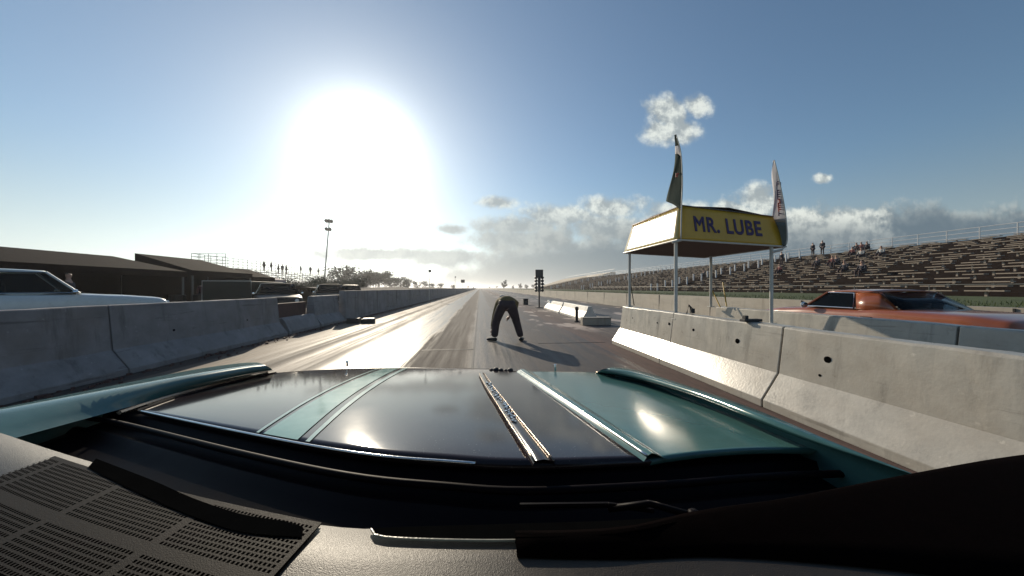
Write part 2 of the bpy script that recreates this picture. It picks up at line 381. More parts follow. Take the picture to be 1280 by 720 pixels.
    yr = nn('ShaderNodeMapRange'); yr.interpolation_type = 'SMOOTHSTEP'; yr.inputs['From Min'].default_value = 8.0; yr.inputs['From Max'].default_value = 10.0; l.new(sp.outputs[1], yr.inputs[0])
    l.new(ma('MULTIPLY', pch.outputs[0], ma('MULTIPLY', xr.outputs[0], yr.outputs[0])), mx3.inputs[0]); l.new(mx.outputs[2], mx3.inputs[6]); mx3.inputs[7].default_value = (.42,.34,.29,1)
    l.new(mx3.outputs[2], b.inputs['Base Color'])
    rr = ma('ADD', rgh, ma('MULTIPLY', ma('SUBTRACT', ns.outputs[0], .5), .7)); l.new(rr, b.inputs['Roughness'])
    h = ma('ADD', ma('MULTIPLY', ns.outputs[0], .6), ma('MULTIPLY', nf.outputs[0], .35))
    bp = nn('ShaderNodeBump'); bp.inputs['Strength'].default_value = .35; bp.inputs['Distance'].default_value = .012; l.new(h, bp.inputs['Height']); l.new(bp.outputs[0], b.inputs['Normal'])
    b.inputs['Specular IOR Level'].default_value = .5
    return m
sheet('drag_strip', -5.0, 9.0, -20, 900, 0, track_mat(), 1, 1)
# seams: joint line between the tyre lanes and one joint across
b = MB(); b.box((-.12, 60, .004), (.035, 150, .002)); tag(b.build('track_seam', M['dark']), kind='structure')
b = MB(); b.box((-.62, 6.35, .004), (1.0, .05, .002)); b.box((2.0, 6.9, .004), (1.5, .02, .002)); tag(b.build('track_cross_seam', M['dark']), kind='structure')
# grass verge on the right
def grass_mat(): return mat('grass_turf', (.055,.075,.018), .95, .35, 3, .6, 40, dist=.04)
b = MB()
prof = [(9.4,.0),(9.4,.55),(10.4,.66),(21,.86),(21.0,-.02)]
rows = [[Vector((x, y, z+ (mnoise.noise(Vector((x*.7, y*.4, 0)))*.04 if z > .3 else 0))) for x, z in prof] for y in range(-10, 260, 3)]
b.loft(rows); tag(b.build('grass_verge', grass_mat(), smooth=False), kind='structure')
b = MB()
for i in range(9000):
    y = 4+60*random.random()**1.6; x = random.uniform(9.5, 15.8); z = .53+.11*min(1,(x-9.4))+max(0,(x-10.4))*.019
    h = random.uniform(.05,.16); a = random.uniform(0,3.14); dx, dy = .012*math.cos(a), .012*math.sin(a)
    b.poly([(x-dx,y-dy,z),(x+dx,y+dy,z),(x+random.uniform(-.04,.04),y+random.uniform(-.04,.04),z+h)])
tag(b.build('verge_grass', grass_mat()), kind='stuff', label='short green grass on the verge below the right grandstand', cat='grass')

# ------------------------------------------------------------------ barriers
def jersey(x, y0, y1, h=.82, side=-1, m=None, name='concrete_barrier', label='', group=None, taper=.0, holes=(), mir=True, toe=.18, extra=None):
    """x is the toe on the side that shows; body grows to the other side"""
    s = -side
    pr = [(0,0),(0,.075),(toe,.34),(toe+.055,h-.015),(toe+.07,h),(toe+.20,h),(toe+.215,h-.015),(toe+.27,.34),(2*toe+.27,.075),(2*toe+.27,0)]
    root = empty(name, (x, (y0+y1)/2, 0), 0, label, 'barrier', group)
    n = max(3, int((y1-y0)/.12)); rows = []
    for j in range(n+1):
        yy = (y0-y1)/2+(y1-y0)*j/n; row = []
        for k, (u, z) in enumerate(pr):
            d = .006*mnoise.noise(Vector((u*3, (yy+(y0+y1)/2)*1.3, z*3)))
            if z > .7 and j % 3 == 0: d += random.uniform(-.006, .004)
            row.append(Vector((s*(u+d), yy, z+(d if z > .2 else 0))))
        rows.append(row)
    b = MB(); b.loft(rows, cap=True, closed=True)
    b.build('barrier_body', m or M['conc'], root, bevel=.006)
    for (py, pz, r) in holes:
        t = (pz-.34)/(h-.34) if pz > .34 else 0
        xx = s*(toe+.055*t) if pz > .34 else s*toe*(pz-.075)/.265
        b = MB(); b.lathe([(r, -.004), (r, .004), (r*.6, .005)], (xx, py-(y0+y1)/2, pz), 'x', 12); b.build('lifting_hole', M['hole'], root)
    return root
gA = 'barrier segments beside the left lane car'
jersey(2.83, 4.87, 6.72, .81, -1, M['conc_paint'], label='pale concrete barrier segment at the far end with canopy posts bolted on', group=gA, holes=[(5.3,.6,.012),(6.2,.6,.012),(4.95,.62,.022)])
jersey(2.83, 3.005, 4.86, .81, -1, M['conc_paint'], label='pale concrete barrier segment under the near canopy corner, between two joints', group=gA, holes=[(4.35,.6,.02),(3.55,.57,.03)])
jersey(2.83, -.9, 2.985, .81, -1, M['conc_paint'], label='nearest pale concrete barrier segment, running out of frame past the hood', group=gA, holes=[(2.55,.57,.03),(2.6,.42,.012),(1.4,.57,.03),(.4,.5,.025)])
gB = 'barrier segments beside the orange car'
jersey(4.72, 2.9, 6.35, .81, -1, M['conc_paint'], label='pale concrete barrier segment in front of the orange coupe under the canopy', group=gB)
jersey(4.72, -.9, 2.88, .81, -1, M['conc_paint'], label='pale concrete barrier segment behind the right end of the near barrier', group=gB)
gC = 'low white barriers on the centre line'
jersey(3.72, 11.5, 14.93, .52, -1, M['conc_white'], label='low white barrier with its square end facing the camera', group=gC, toe=.16, name='low_barrier')
jersey(3.68, 14.96, 18.4, .51, -1, M['conc_white'], label='low white barrier nearer the starting light tree', group=gC, toe=.16, name='low_barrier')
# low beam between low barrier and near barrier
b = MB(); b.box((0,0,.11), (.95,.22,.22)); b.box((0,-.0,.235), (.97,.26,.03))
tag(b.build('low_beam', M['conc_far'], bevel=.01), 'low grey beam on the ground between the white barrier and the canopy barrier', 'beam').location = (3.75, 10.2, 0)
# left walls
gD = 'barrier segments along the left lane'
for i, (a, c, l) in enumerate([(5.0, 8.72, 'weathered grey barrier segment ending beside the rusty brown board'), (1.3, 4.98, 'weathered grey barrier segment in front of the white parked car'), (-2.4, 1.28, 'weathered grey barrier segment at the left edge, nearest the camera')]):
    jersey(-4.85, a, c, .96, 1, M['conc_dirty'], label=l, group=gD, toe=.2, holes=[(a+.9,.5,.02),(a+2.6,.5,.02)])
jersey(-4.88, 8.86, 10.45, .42, 1, M['conc_dirty'], label='knee high grey concrete block below the rusty brown board', group=gD, toe=.13)
b = MB(); b.box((0,0,.39), (.06,1.7,.78)); b.box((-.03,.0,.77),(.1,1.72,.03)); b.box((-.05,-.6,.39),(.05,.08,.78)); b.box((-.05,.6,.39),(.05,.08,.78))
tag(b.build('brown_board', M['brown'], bevel=.008), 'rusty brown board standing behind the knee high concrete block', 'board').location = (-5.35, 9.65, 0)
jersey(-4.88, 10.55, 12.3, .95, 1, M['conc_dirty'], label='grey concrete segment with pale foot just before the long taller wall', group=gD, toe=.2)
def wall(name, x, y0, y1, h, t, m, label, cap=None):
    root = empty(name, (x, y0, 0), 0, label, 'wall')
    n = int((y1-y0)/3); rows = []
    for j in range(n+1):
        yy = (y1-y0)*j/n
        hh = h+.012*mnoise.noise(Vector((0, yy*.6, x)))
        rows.append([Vector((0,yy,0)), Vector((.02 if t>0 else -.02, yy, hh)), Vector((t-.02 if t > 0 else t+.02, yy, hh)), Vector((t, yy, 0))])
    b = MB(); b.loft(rows, cap=True, closed=True); b.build('wall_body', m, root)
    b = MB()
    for j in range(1, min(50, n)):
        b.box((-.001*(1 if t > 0 else -1)+.01*(1 if t>0 else -1), j*3.66, h/2), (.016, .025, h-.02))
    b.build('wall_joint', M['dark'], root)
    return root
wall('track_wall', -4.9, 12.4, 420, 1.1, -.25, M['conc_dirty'], 'long grey concrete wall running down the left side of the strip')
wall('track_wall', 9.05, -10, 420, .86, .25, M['conc_far'], 'long cream concrete wall running below the right grandstand')
# debris along the base of the left wall
b = MB()
for i in range(700):
    y = 1+45*random.random()**1.7; x = -4.9+abs(random.gauss(0,.16)); s_ = random.uniform(.008,.035)
    if x > -4.1: continue
    b.box((x+.08, y, s_*.4), (s_*random.uniform(.6,1.8), s_*random.uniform(.6,2), s_), random.uniform(0,3))
tag(b.build('debris', M['brown']), kind='stuff', label='dark grit and rubber crumbs along the foot of the left wall', cat='debris')

# ------------------------------------------------------------------ canopy
can = empty('canopy', (3.95, 5.65, 0), 0, 'yellow MR. LUBE canopy on four white posts standing over the two barriers', 'canopy')
co = can.location.copy()
def W_(x, y, z): return Vector((x, y, z))-co
zb = lambda x: 1.95-(x-3.06)*.045
zt = lambda x: 2.52-(x-3.06)*.09
A, B_, C_, D_ = (3.06,6.65), (3.06,4.75), (4.91,4.75), (4.91,6.65)
I = .13
At, Bt, Ct, Dt = (3.06+I,6.65-I), (3.06+I,4.75+.1), (4.91-I,4.75+.1), (4.91-I,6.65-I)
def panel(name, p, q, pt, qt, m):
    b = MB(); n = 14; rows = []
    for j in range(9):
        v = j/8; row = []
        for i in range(n+1):
            u = i/n
            lo = Vector((p[0]+(q[0]-p[0])*u, p[1]+(q[1]-p[1])*u, 0)); hi = Vector((pt[0]+(qt[0]-pt[0])*u, pt[1]+(qt[1]-pt[1])*u, 0))
            w_ = lo.lerp(hi, v); w_.z = zb(lo.x)*(1-v)+zt(hi.x)*v
            row.append(w_-co)
        rows.append(row)
    b.loft(rows); return b.build(name, m, can, smooth=True, solid=.006)
front = panel('valance', B_, C_, Bt, Ct, M['yellow']); side = panel('valance', A, B_, At, Bt, M['yellowside'])
panel('valance', C_, D_, Ct, Dt, M['yellow']); panel('valance', D_, A, Dt, At, M['yellow'])
b = MB(); b.loft([[W_(*At, zt(At[0])), W_(4.0, 6.65-I, 2.56), W_(*Dt, zt(Dt[0]))], [W_(At[0], 5.7, zt(At[0])+.03), W_(4.0,5.7,2.6), W_(Dt[0],5.7,zt(Dt[0])+.03)], [W_(*Bt, zt(Bt[0])), W_(4.0, 4.85, 2.5), W_(*Ct, zt(Ct[0]))]])
b.build('roof_sheet', M['soffit'], can, solid=.01)
b = MB(); b.loft([[W_(3.07,6.64,1.955), W_(4.0,6.64,1.915), W_(4.90,6.64,1.875)], [W_(3.07,4.76,1.955), W_(4.0,4.76,1.915), W_(4.90,4.76,1.875)]]); b.build('soffit', M['soffit'], can, solid=.01)
b = MB()
for p, q in ((A,B_),(B_,C_),(C_,D_),(D_,A)): b.tube([W_(*p, zb(p[0])), W_(*q, zb(q[0]))], .014)
b.build('bottom_rail', M['whitepost'], can)
b = MB()
for p, q in ((At,Bt),(Bt,Ct),(Ct,Dt),(Dt,At)): b.tube([W_(*p, zt(p[0])+.005), W_(*q, zt(q[0])+.005)], .012)
b.build('top_rail', M['brownchrome'], can)
for (x, y, z0, z1) in ((3.12,6.5,.815,1.96),(3.10,4.86,.70,1.95),(4.83,6.35,.80,1.88),(4.70,4.80,.62,1.88)):
    b = MB(); b.tube([W_(x,y,z0), W_(x,y,z1)], .026, 12); b.box(W_(x, y, z0+.01), (.10,.10,.015))
    b.build('post', M['whitepost'], can, smooth=False)
b = MB(); b.tube([W_(3.14,6.5,1.3), W_(3.22,6.5,.83)], .009); b.build('brace', M['dark'], can)
b = MB(); b.tube([W_(4.86,6.35,1.15), W_(4.80,6.05,.82)], .012); b.tube([W_(4.9,6.0,.83), W_(5.02,6.25,1.32)], .012); b.build('brace', M['yellow'], can)
b = MB(); b.tube([P(978,312,5.1)-co, P(966,315,5.15)-co], .02); b.build('flag_holder', M['whitepost'], can); b = MB(); b.tube([P(852,300,5.0)-co, P(840,303,5.05)-co], .02); b.build('flag_holder', M['whitepost'], can)
def text(s, m, parent, p0, ux, uy, h, bold=.02, name='lettering', width=None, loc0=None):
    cu = bpy.data.curves.new('t', 'FONT'); cu.body = s; cu.size = 1; cu.bevel_depth = bold; cu.bevel_resolution = 1; cu.extrude = .004; cu.space_character = 1.12
    o = bpy.data.objects.new('t', cu); C.objects.link(o); bpy.context.view_layer.update()
    dg = bpy.context.evaluated_depsgraph_get(); me = bpy.data.meshes.new_from_object(o.evaluated_get(dg)); bpy.data.objects.remove(o)
    xs = [v.co.x for v in me.vertices]; ys = [v.co.y for v in me.vertices]
    sx = width/(max(xs)-min(xs)); sy = h/(max(ys)-min(ys)); x0 = min(xs); y0 = min(ys)
    ux = ux.normalized(); uy = uy.normalized(); un = ux.cross(uy)
    for v in me.vertices: v.co = p0+ux*((v.co.x-x0)*sx)+uy*((v.co.y-y0)*sy)+un*(.007+v.co.z*.12)
    me.materials.clear(); me.materials.append(m); q = bpy.data.objects.new(name, me); C.objects.link(q); q.parent = parent; return q
Bb = W_(*B_, zb(3.06)); Cb = W_(*C_, zb(4.91)); Btt = W_(*Bt, zt(Bt[0])); Ctt = W_(*Ct, zt(Ct[0]))
ux = (Cb-Bb); uyv = ((Btt+Ctt)/2-(Bb+Cb)/2)
text('MR. LUBE', M['purple'], can, Bb+ux*.165+uyv*.29+Vector((0,0,0)), ux-Vector((0,0,.02)), uyv, .26, .03, width=1.16)
Ab = W_(*A, zb(3.06)); ux2 = Bb-Ab; uy2 = (Btt+W_(*At, zt(At[0])))/2-(Ab+Bb)/2
text('UB', M['redink'], can, Ab+ux2*.10+uy2*.28, ux2, uy2, .27, .0, width=.34)

# feather flags
def flag(label, top, polepts, edge, bands, glyphs=None):
    base = polepts[0]; root = empty('feather_flag', base, 0, label, 'flag')
    pp = resample(polepts, 24); ee = resample(edge, 24)
    b = MB(); b.tube([p-base for p in pp], .011, 8, r2=.006); b.build('flag_pole', M['whitepost'], root, smooth=True)
    n = 23
    start = 0
    for (t0, t1, m) in bands:
        i0 = int(t0*n); i1 = int(t1*n); b = MB(); rows = []
        for i in range(i0, i1+1):
            row = []
            for k in range(9):
                u = k/8; p = pp[i].lerp(ee[i], u)+FW*(.035*math.sin(u*5+i*.45)*u)
                row.append(p-base)
            rows.append(row)
        b.loft(rows); b.build('flag_cloth', m, root, smooth=True, solid=.003)
    if glyphs:
        for (t, kind, m) in glyphs:
            i = int(t*n); p = pp[i].lerp(ee[i], .5)-base-FW*.045; s_ = .078
            b = MB()
            for bx in kind: 
                c0 = RT*(bx[0]*s_)+Vector((0,0,bx[1]*s_)); hw = bx[2]*s_/2; hh = bx[3]*s_/2
                q = [p+c0+RT*a+Vector((0,0,c)) for a, c in ((-hw,-hh),(hw,-hh),(hw,hh),(-hw,hh))]
                b.poly(q)
            b.build('flag_lettering', m, root, solid=.003)
    return root
flag('dark green feather flag at the near left corner of the yellow canopy', None,
     [P(851,298,5.0), P(852,255,5.0), P(853,225,5.0), P(851,190,5.0), P(845,168,5.0)],
     [P(838,268,5.15), P(833,260,5.3), P(838,228,5.25), P(845,190,5.1), P(844,168,5.0)],
     [(.28,.80,M['flagdark']), (.80,.9,M['flagwhite']), (.9,1.0,M['flagdark'])],
     [(.58, [(-.4,0,.4,.8),(-.1,.3,.3,.3)], M['redink'])])
E_ = [(-.4,0,.25,1),(0,.4,.8,.22),(0,0,.7,.22),(0,-.4,.8,.22)]; H_ = [(-.4,0,.25,1),(.4,0,.25,1),(0,0,.8,.22)]; A_ = [(-.4,-.1,.25,.8),(.4,-.1,.25,.8),(0,.4,.6,.25),(0,-.05,.7,.2)]; T_ = [(0,.4,1,.25),(0,0,.28,1)]
flag('white feather flag with purple and red lettering at the right corner of the canopy', None,
     [P(973,313,5.15), P(981,309,5.15), P(984,296,5.15), P(981,262,5.15), P(974,225,5.15), P(968,200,5.15)],
     [P(972,311,5.2), P(971,306,5.3), P(966,280,5.35), P(965,262,5.35), P(966,225,5.25), P(968,200,5.15)],
     [(.12,.38,M['flaggrey']), (.38,1.0,M['flagwhite'])],
     [(.74,A_,M['purple']),(.69,E_,M['purple']),(.64,H_,M['purple']),(.59,T_,M['redink']),(.54,E_,M['redink']),(.49,A_,M['redink']),(.44,H_,M['purple'])])
# small clamp stand on the barrier
b = MB(); p0 = Vector((3.12, 4.62, .81))
b.tube([p0, p0+Vector((.05,.02,.13)), p0+Vector((.09,.0,.02))], .01); b.tube([p0+Vector((.05,.02,.13)), p0+Vector((.13,.05,.07))], .009); b.box(p0+Vector((.12,.04,.04)), (.05,.05,.07))
for v in b.b.verts: v.co -= p0
tag(b.build('clamp', M['dark']), 'small black clamp standing on the barrier top right of the near canopy post', 'clamp').location = p0
b = MB(); b.box((0,0,.015),(.22,.08,.03)); b.box((-.07,0,.045),(.04,.05,.05))
tag(b.build('bracket', M['dark'], bevel=.004), 'flat black bracket on the barrier top by the near right canopy post', 'bracket').location = (3.12, 3.45, .812)

# ------------------------------------------------------------------ starting gear
t = empty('starting_light', (4.05*.62, 19.2, 0), 0, 'black starting light tree with two columns of lamps behind the low white barriers', 'starting light')
t.location = PZ(674,385,0)
b = MB(); b.tube([(0,0,0),(0,0,2.3)], .045, 10); b.box((0,0,.02),(.4,.4,.04)); b.build('pole', M['dark'], t)
b = MB(); b.box((0,0,2.07),(.46,.14,.46)); b.build('top_box', M['board'], t, bevel=.01)
b = MB(); b.box((0,0,1.45),(.16,.12,.95)); b.build('light_frame', M['board'], t)
for s_ in (-1, 1):
    for k in range(5):
        b = MB(); b.lathe([(.05,-.07),(.085,-.09),(.095,-.02),(.095,.02),(.04,.06)], (s_*.19, 0, 1.82-k*.19), 'y', 14); b.build('lamp', M['dark'] if s_ > 0 else M['board'], t)
b = MB(); b.lathe([(.09,0),(.09,.03),(.05,.05),(.05,.42),(.065,.43),(.065,.52),(.03,.54)], (0,0,0)); b.box((0,-.05,.47),(.06,.06,.06))
tag(b.build('beam_post', M['dark']), 'short black beam post in front of the low white barrier', 'post').location = PZ(721,402.5,0)
b = MB(); b.box((0,0,.2),(.34,.24,.4)); b.box((0,0,.42),(.38,.28,.04)); b.box((0,-.13,.25),(.1,.03,.1))
tag(b.build('beam_box', M['dark'], bevel=.02), 'small black timing box on the strip left of the light tree', 'box').location = PZ(657,381,0)
bb = empty('timing_box', PZ(450,404,0), R(6), 'flat dark timing box with a pale top at the foot of the left wall', 'box')
b = MB(); b.box((-.2,0,.09),(.38,.3,.18)); b.box((.25,.05,.07),(.42,.26,.14)); b.build('case', M['dark'], bb, bevel=.012)
b = MB(); b.box((.27,.05,.15),(.36,.24,.02)); b.build('lid', M['conc_white'], bb, bevel=.004)

# poles and board down the left wall
def pole(name, label, base, h, r, head):
    t = empty(name, base, 0, label, 'lamp post' if head != 'board' else 'board')
    b = MB(); b.tube([(0,0,0),(.0,0,h)], r, 8, r2=r*.6); b.build('pole', M['steel'], t)
    if head == 'flood':
        
        for q_ in ((0,1.6),(1.9,1.3)): b = MB(); b.box((0,0,h-q_[0]),(q_[1],.18,.18)); b.build('crossarm', M['steel'], t)
        for x, z in ((-.6,.35),(.0,.4),(.6,.35),(-.4,-1.6),(.4,-1.6)):
            b = MB(); b.lathe([(.15,.3),(.3,.15),(.4,-.2),(.38,-.23)], (x, -.1, h+z), 'y', 12); b.build('floodlight', M['board'], t)
    elif head == 'small':
        b = MB(); b.box((.06,0,h+.05),(.24,.2,.22)); b.build('lamp_head', M['board'], t, bevel=.02)
    else:
        b = MB(); b.box((0,0,h),(head if isinstance(head, float) else 1.2,.15,.95)); b.build('panel', M['board'], t, bevel=.02)
    return t
fl = pole('floodlight_mast', 'tall leaning floodlight mast rising behind the left bleacher', Vector((-37,80.7,0)), 16.8, .2, 'flood'); fl.rotation_euler = (0, R(4.5), 0)
pole('signal_post', 'thin post with small head standing at the left wall', Vector((-4.75,31,0)), 2.75, .035, 'small')
pole('signal_post', 'faint distant post left of the far board, at the left wall', Vector((-4.85,64,0)), 3.3, .05, 'small')
pole('distance_board', 'small dark square board on a post far down the left wall', Vector((-5.3,101,0)), 3.3, .08, 'board')

# ------------------------------------------------------------------ people
def skin_mesh(name, verts, edges, radii, sub=1):
    me = bpy.data.meshes.new(name); me.from_pydata([Vector(v) for v in verts], edges, [])
    o = bpy.data.objects.new(name, me); C.objects.link(o)
    q = o.modifiers.new('k', 'SKIN'); q.use_smooth_shade = True
    if not me.skin_vertices: 
        raise RuntimeError('no skin layer')
    for i, r in enumerate(radii):
        sv = me.skin_vertices[0].data[i]; sv.radius = (r, r) if not isinstance(r, tuple) else r; sv.use_root = (i == 0)
    s = o.modifiers.new('s', 'SUBSURF'); s.levels = sub; s.render_levels = sub
    bpy.context.view_layer.update(); dg = bpy.context.evaluated_depsgraph_get()
    nm = bpy.data.meshes.new_from_object(o.evaluated_get(dg)); nm.name = name
    bpy.data.objects.remove(o)
    for p in nm.polygons: p.use_smooth = True
    return nm
def addm(name, me, m, parent):
    me.materials.clear(); me.materials.append(m); o = bpy.data.objects.new(name, me); C.objects.link(o); o.parent = parent; return o
def pairs(l): return list(zip(l, l[1:]))
# the bending starter, seen from behind; local +Y is away from the camera
hip = (0,0,.86)
sk = dict(
 pelvis=(0,0,.88), waist=(0,.20,.95), chest=(.0,.40,.94), neck=(-.01,.56,.84), head0=(-.01,.62,.77), head=(-.01,.68,.68),
 hipL=(-.11,0,.84), kneeL=(-.225,.03,.46), ankL=(-.25,-.02,.09), hipR=(.11,0,.84), kneeR=(.20,.04,.46), ankR=(.29,.0,.09),
 shL=(-.19,.47,.88), elL=(-.27,.44,.56), wrL=(-.33,.30,.24), shR=(.19,.47,.88), elR=(.15,.36,.68), wrR=(.055,.22,.58))
names = list(sk); idx = {n: i for i, n in enumerate(names)}
E = [('pelvis','waist'),('waist','chest'),('chest','neck'),('neck','head0'),('head0','head'),('pelvis','hipL'),('hipL','kneeL'),('kneeL','ankL'),('pelvis','hipR'),('hipR','kneeR'),('kneeR','ankR'),
     ('chest','shL'),('shL','elL'),('elL','wrL'),('chest','shR'),('shR','elR'),('elR','wrR')]
RAD = dict(pelvis=.13, waist=.13, chest=.15, neck=.06, head0=.085, head=.08, hipL=.10, kneeL=.062, ankL=.045, hipR=.10, kneeR=.062, ankR=.045, shL=.065, elL=.045, wrL=.03, shR=.065, elR=.045, wrR=.03)
pr = empty('person', PZ(633.5,426.5,0), -YAW, 'person bending over on the strip with legs apart, in dark trousers and olive jacket', 'person')
pr.scale = (1.1, 1, .935)
addm('body', skin_mesh('body', [sk[n] for n in names], [(idx[a], idx[b_]) for a, b_ in E], [RAD[n] for n in names], 2), M['skin'], pr)
def submesh(nm, keep, scale, m, over=None, par=pr):
    ks = [n for n in names if n in keep]; ii = {n: i for i, n in enumerate(ks)}
    pts = {n: Vector(sk[n]) for n in ks}
    if over: pts.update({k: Vector(v) for k, v in over.items()})
    es = [(ii[a], ii[b_]) for a, b_ in E if a in ii and b_ in ii]
    return addm(nm, skin_mesh(nm, [pts[n] for n in ks], es, [RAD[n]*scale[n] if isinstance(scale, dict) and n in scale else RAD[n]*1.18 for n in ks], 2), m, par)
submesh('trousers', {'pelvis','waist','hipL','kneeL','ankL','hipR','kneeR','ankR'}, {'pelvis':1.16,'waist':1.02,'hipL':1.17,'hipR':1.17,'kneeL':1.45,'kneeR':1.4,'ankL':1.6,'ankR':1.55}, M['trouser'], {'waist':(0,.14,.93)})
submesh('jacket', {'pelvis','waist','chest','neck','shL','elL','wrL','shR','elR','wrR'}, {'pelvis':1.30,'waist':1.27,'chest':1.22,'neck':1.3,'shL':1.35,'shR':1.35,'elL':1.4,'elR':1.4,'wrL':1.4,'wrR':1.4}, M['jacket'], {'pelvis':(0,-.01,.925),'waist':(0,.16,.965),'wrL':(-.32,.32,.29),'wrR':(.075,.245,.60)})
def handmesh(o, d, side, par):
    d = d.normalized(); sd = Vector((side, 0, 0)); fr = sd.cross(d).normalized()
    V_ = [o, o+d*.045, o+d*.085]; Rr = [.024, .036, .032]; Ed = [(0,1),(1,2)]
    for k in range(4):
        s0 = o+d*.088+fr*((k-1.5)*.02); ln = (.062,.074,.07,.055)[k]
        i = len(V_); V_ += [s0, s0+d*ln*.5+sd*.008, s0+d*ln*.85+sd*.03]; Rr += [.0095,.009,.008]; Ed += [(2,i),(i,i+1),(i+1,i+2)]
    i = len(V_); V_ += [o+d*.035-fr*.035, o+d*.07-fr*.06+sd*.01, o+d*.095-fr*.06+sd*.025]; Rr += [.012,.011,.009]; Ed += [(1,i),(i,i+1),(i+1,i+2)]
    addm('hand', skin_mesh('hand', V_, Ed, Rr, 1), M['skin'], par)
handmesh(Vector(sk['wrR']), Vector((-.4,-.35,-.55)), 1, pr); handmesh(Vector(sk['wrL']), Vector((.1,-.1,-1)), -1, pr)
for (x, y, a) in ((-.25,-.02,R(62)), (.29,0,R(-14))):
    dx, dy = -math.sin(a), math.cos(a); me = skin_mesh('shoe', [(x-dx*.06,y-dy*.06,.05),(x+dx*.06,y+dy*.06,.048),(x+dx*.19,y+dy*.19,.036)], [(0,1),(1,2)], [.047,.047,.036], 2)
    for v in me.vertices: v.co.z = max(v.co.z, .002)
    addm('shoe', me, M['dark'], pr)
me = skin_mesh('cap', [(-.01,.63,.80),(-.01,.70,.71)], [(0,1)], [.092,.097], 2); addm('cap', me, M['shirtB'], pr)
me = skin_mesh('cloth', [(-.16,.40,1.03),(-.10,.46,1.06),(-.05,.50,1.04)], [(0,1),(1,2)], [.05,.06,.045], 2); addm('shoulder_patch', me, M['shirtB'], pr)

# generic spectators
SK = [(0,0,.95),(0,0,1.2),(0,0,1.40),(0,0,1.52),(0,0,1.62),(0,.01,1.70), (-.09,0,.90),(-.10,.02,.5),(-.11,0,.08),(.09,0,.90),(.10,.02,.5),(.11,0,.08), (-.19,0,1.38),(-.24,.0,1.12),(-.22,.08,.88),(.19,0,1.38),(.24,.0,1.12),(.2,.1,.9), (-.11,.12,.04),(.11,.12,.04)]
SE = [(0,1),(1,2),(2,3),(3,4),(4,5),(0,6),(6,7),(7,8),(0,9),(9,10),(10,11),(2,12),(12,13),(13,14),(2,15),(15,16),(16,17),(8,18),(11,19)]
SR = [.15,.15,.155,.05,.085,.075,.085,.06,.045,.085,.06,.045,.06,.045,.03,.06,.045,.03,.035,.035]
SS = [(0,0,.10),(0,-.03,.35),(0,0,.52),(0,.03,.64),(0,.05,.74),(0,.06,.81), (-.09,.05,.10),(-.12,.42,.12),(-.12,.42,-.32),(.09,.05,.10),(.12,.42,.12),(.12,.42,-.32),(-.19,0,.50),(-.24,.1,.26),(-.14,.32,.2),(.19,0,.50),(.24,.1,.26),(.14,.32,.2),(-.12,.54,-.36),(.12,.54,-.36)]
def spectator(pts, cm, tm, scale=1):
    root = empty('person')
    addm('body', skin_mesh('body', pts, SE, [SR[i]*(.7 if i in (0,1,2,12,13,15,16,6,7,9,10) else 1) for i in range(len(SR))], 1), M['skin'], root)
    k = [0,1,2,12,13,14,15,16,17]; e = [(k.index(a), k.index(b_)) for a, b_ in SE if a in k and b_ in k]
    addm('shirt', skin_mesh('shirt', [pts[i] for i in k], e, [SR[i]*1.1 for i in k], 1), cm, root)
    k = [0,6,7,8,9,10,11]; e = [(k.index(a), k.index(b_)) for a, b_ in SE if a in k and b_ in k]
    addm('trousers', skin_mesh('trousers', [pts[i] for i in k], e, [SR[i]*1.12 for i in k], 1), tm, root)
    addm('hair', skin_mesh('hair', [Vector(pts[4])+Vector((0,-.02,.03)), Vector(pts[5])+Vector((0,-.02,.0))], [(0,1)], [.088,.082], 1), M['hair'], root)
    return root
proto = {('s','A'): spectator(SK, M['shirtA'], M['trouser']), ('s','C'): spectator(SK, M['shirtC'], M['trouser']), ('s','B'): spectator(SK, M['shirtB'], M['shirtA']),
         ('t','A'): spectator(SS, M['shirtA'], M['trouser']), ('t','B'): spectator(SS, M['shirtB'], M['trouser']), ('t','C'): spectator(SS, M['shirtC'], M['trouser'])}
used = set()
def put(kind, loc, rz, label, group, s=1.0):
    o = proto[kind]
    if kind in used: o = copy_tree(o)
    used.add(kind); o.location = loc; o.rotation_euler = (0,0,rz); o.scale = (s,s,s); tag(o, label, 'person', group); return o

# ------------------------------------------------------------------ right grandstand
RX0, RZ0 = 21.0, .93; NR = 22; RDX, RDZ = .95, .205
gs = empty('grandstand', (RX0, 8, 0), 0, 'long dark grandstand with pale bench planks behind the right wall', 'grandstand')
b = MB(); gy0, gy1 = -14, 128
prof = [(0,0)]
for r in range(NR): prof += [(r*RDX, RZ0+r*RDZ-.12), ((r+1)*RDX, RZ0+r*RDZ-.12)]
prof += [(NR*RDX, RZ0+NR*RDZ-.12), (NR*RDX+1.6, RZ0+NR*RDZ-.12), (NR*RDX+1.6, 0)]
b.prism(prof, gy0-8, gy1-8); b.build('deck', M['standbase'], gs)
aisles = [38, 66, 96]
segs = []
for r in range(NR):
    y = gy0+random.random()
    while y < gy1:
        ln = random.uniform(.6, 1.3); gap = random.uniform(.3, .8)
        if not any(abs(y+ln/2-a) < 1.0+ln/2 for a in aisles) and random.random() < .88:
            segs.append((r, y+ln/2-8, ln, random.uniform(-.01,.01)))
        y += ln+gap
def bench(b, r, y, ln, j):
    b.box((r*RDX+.5, y, RZ0+r*RDZ+.15+j), (.30, ln, .05)); b.box((r*RDX+.5, y, RZ0+r*RDZ+.01), (.06, .08, .26))
def vis(q):
    X_, Y_ = RX0+q[0]*RDX, q[1]+8; d = X_*math.sin(YAW)+Y_*math.cos(YAW); l = X_*math.cos(YAW)-Y_*math.sin(YAW)
    return 1e9-d*0 if d <= 1 or abs(l/d) > 1.6 else d
segs.sort(key=vis)
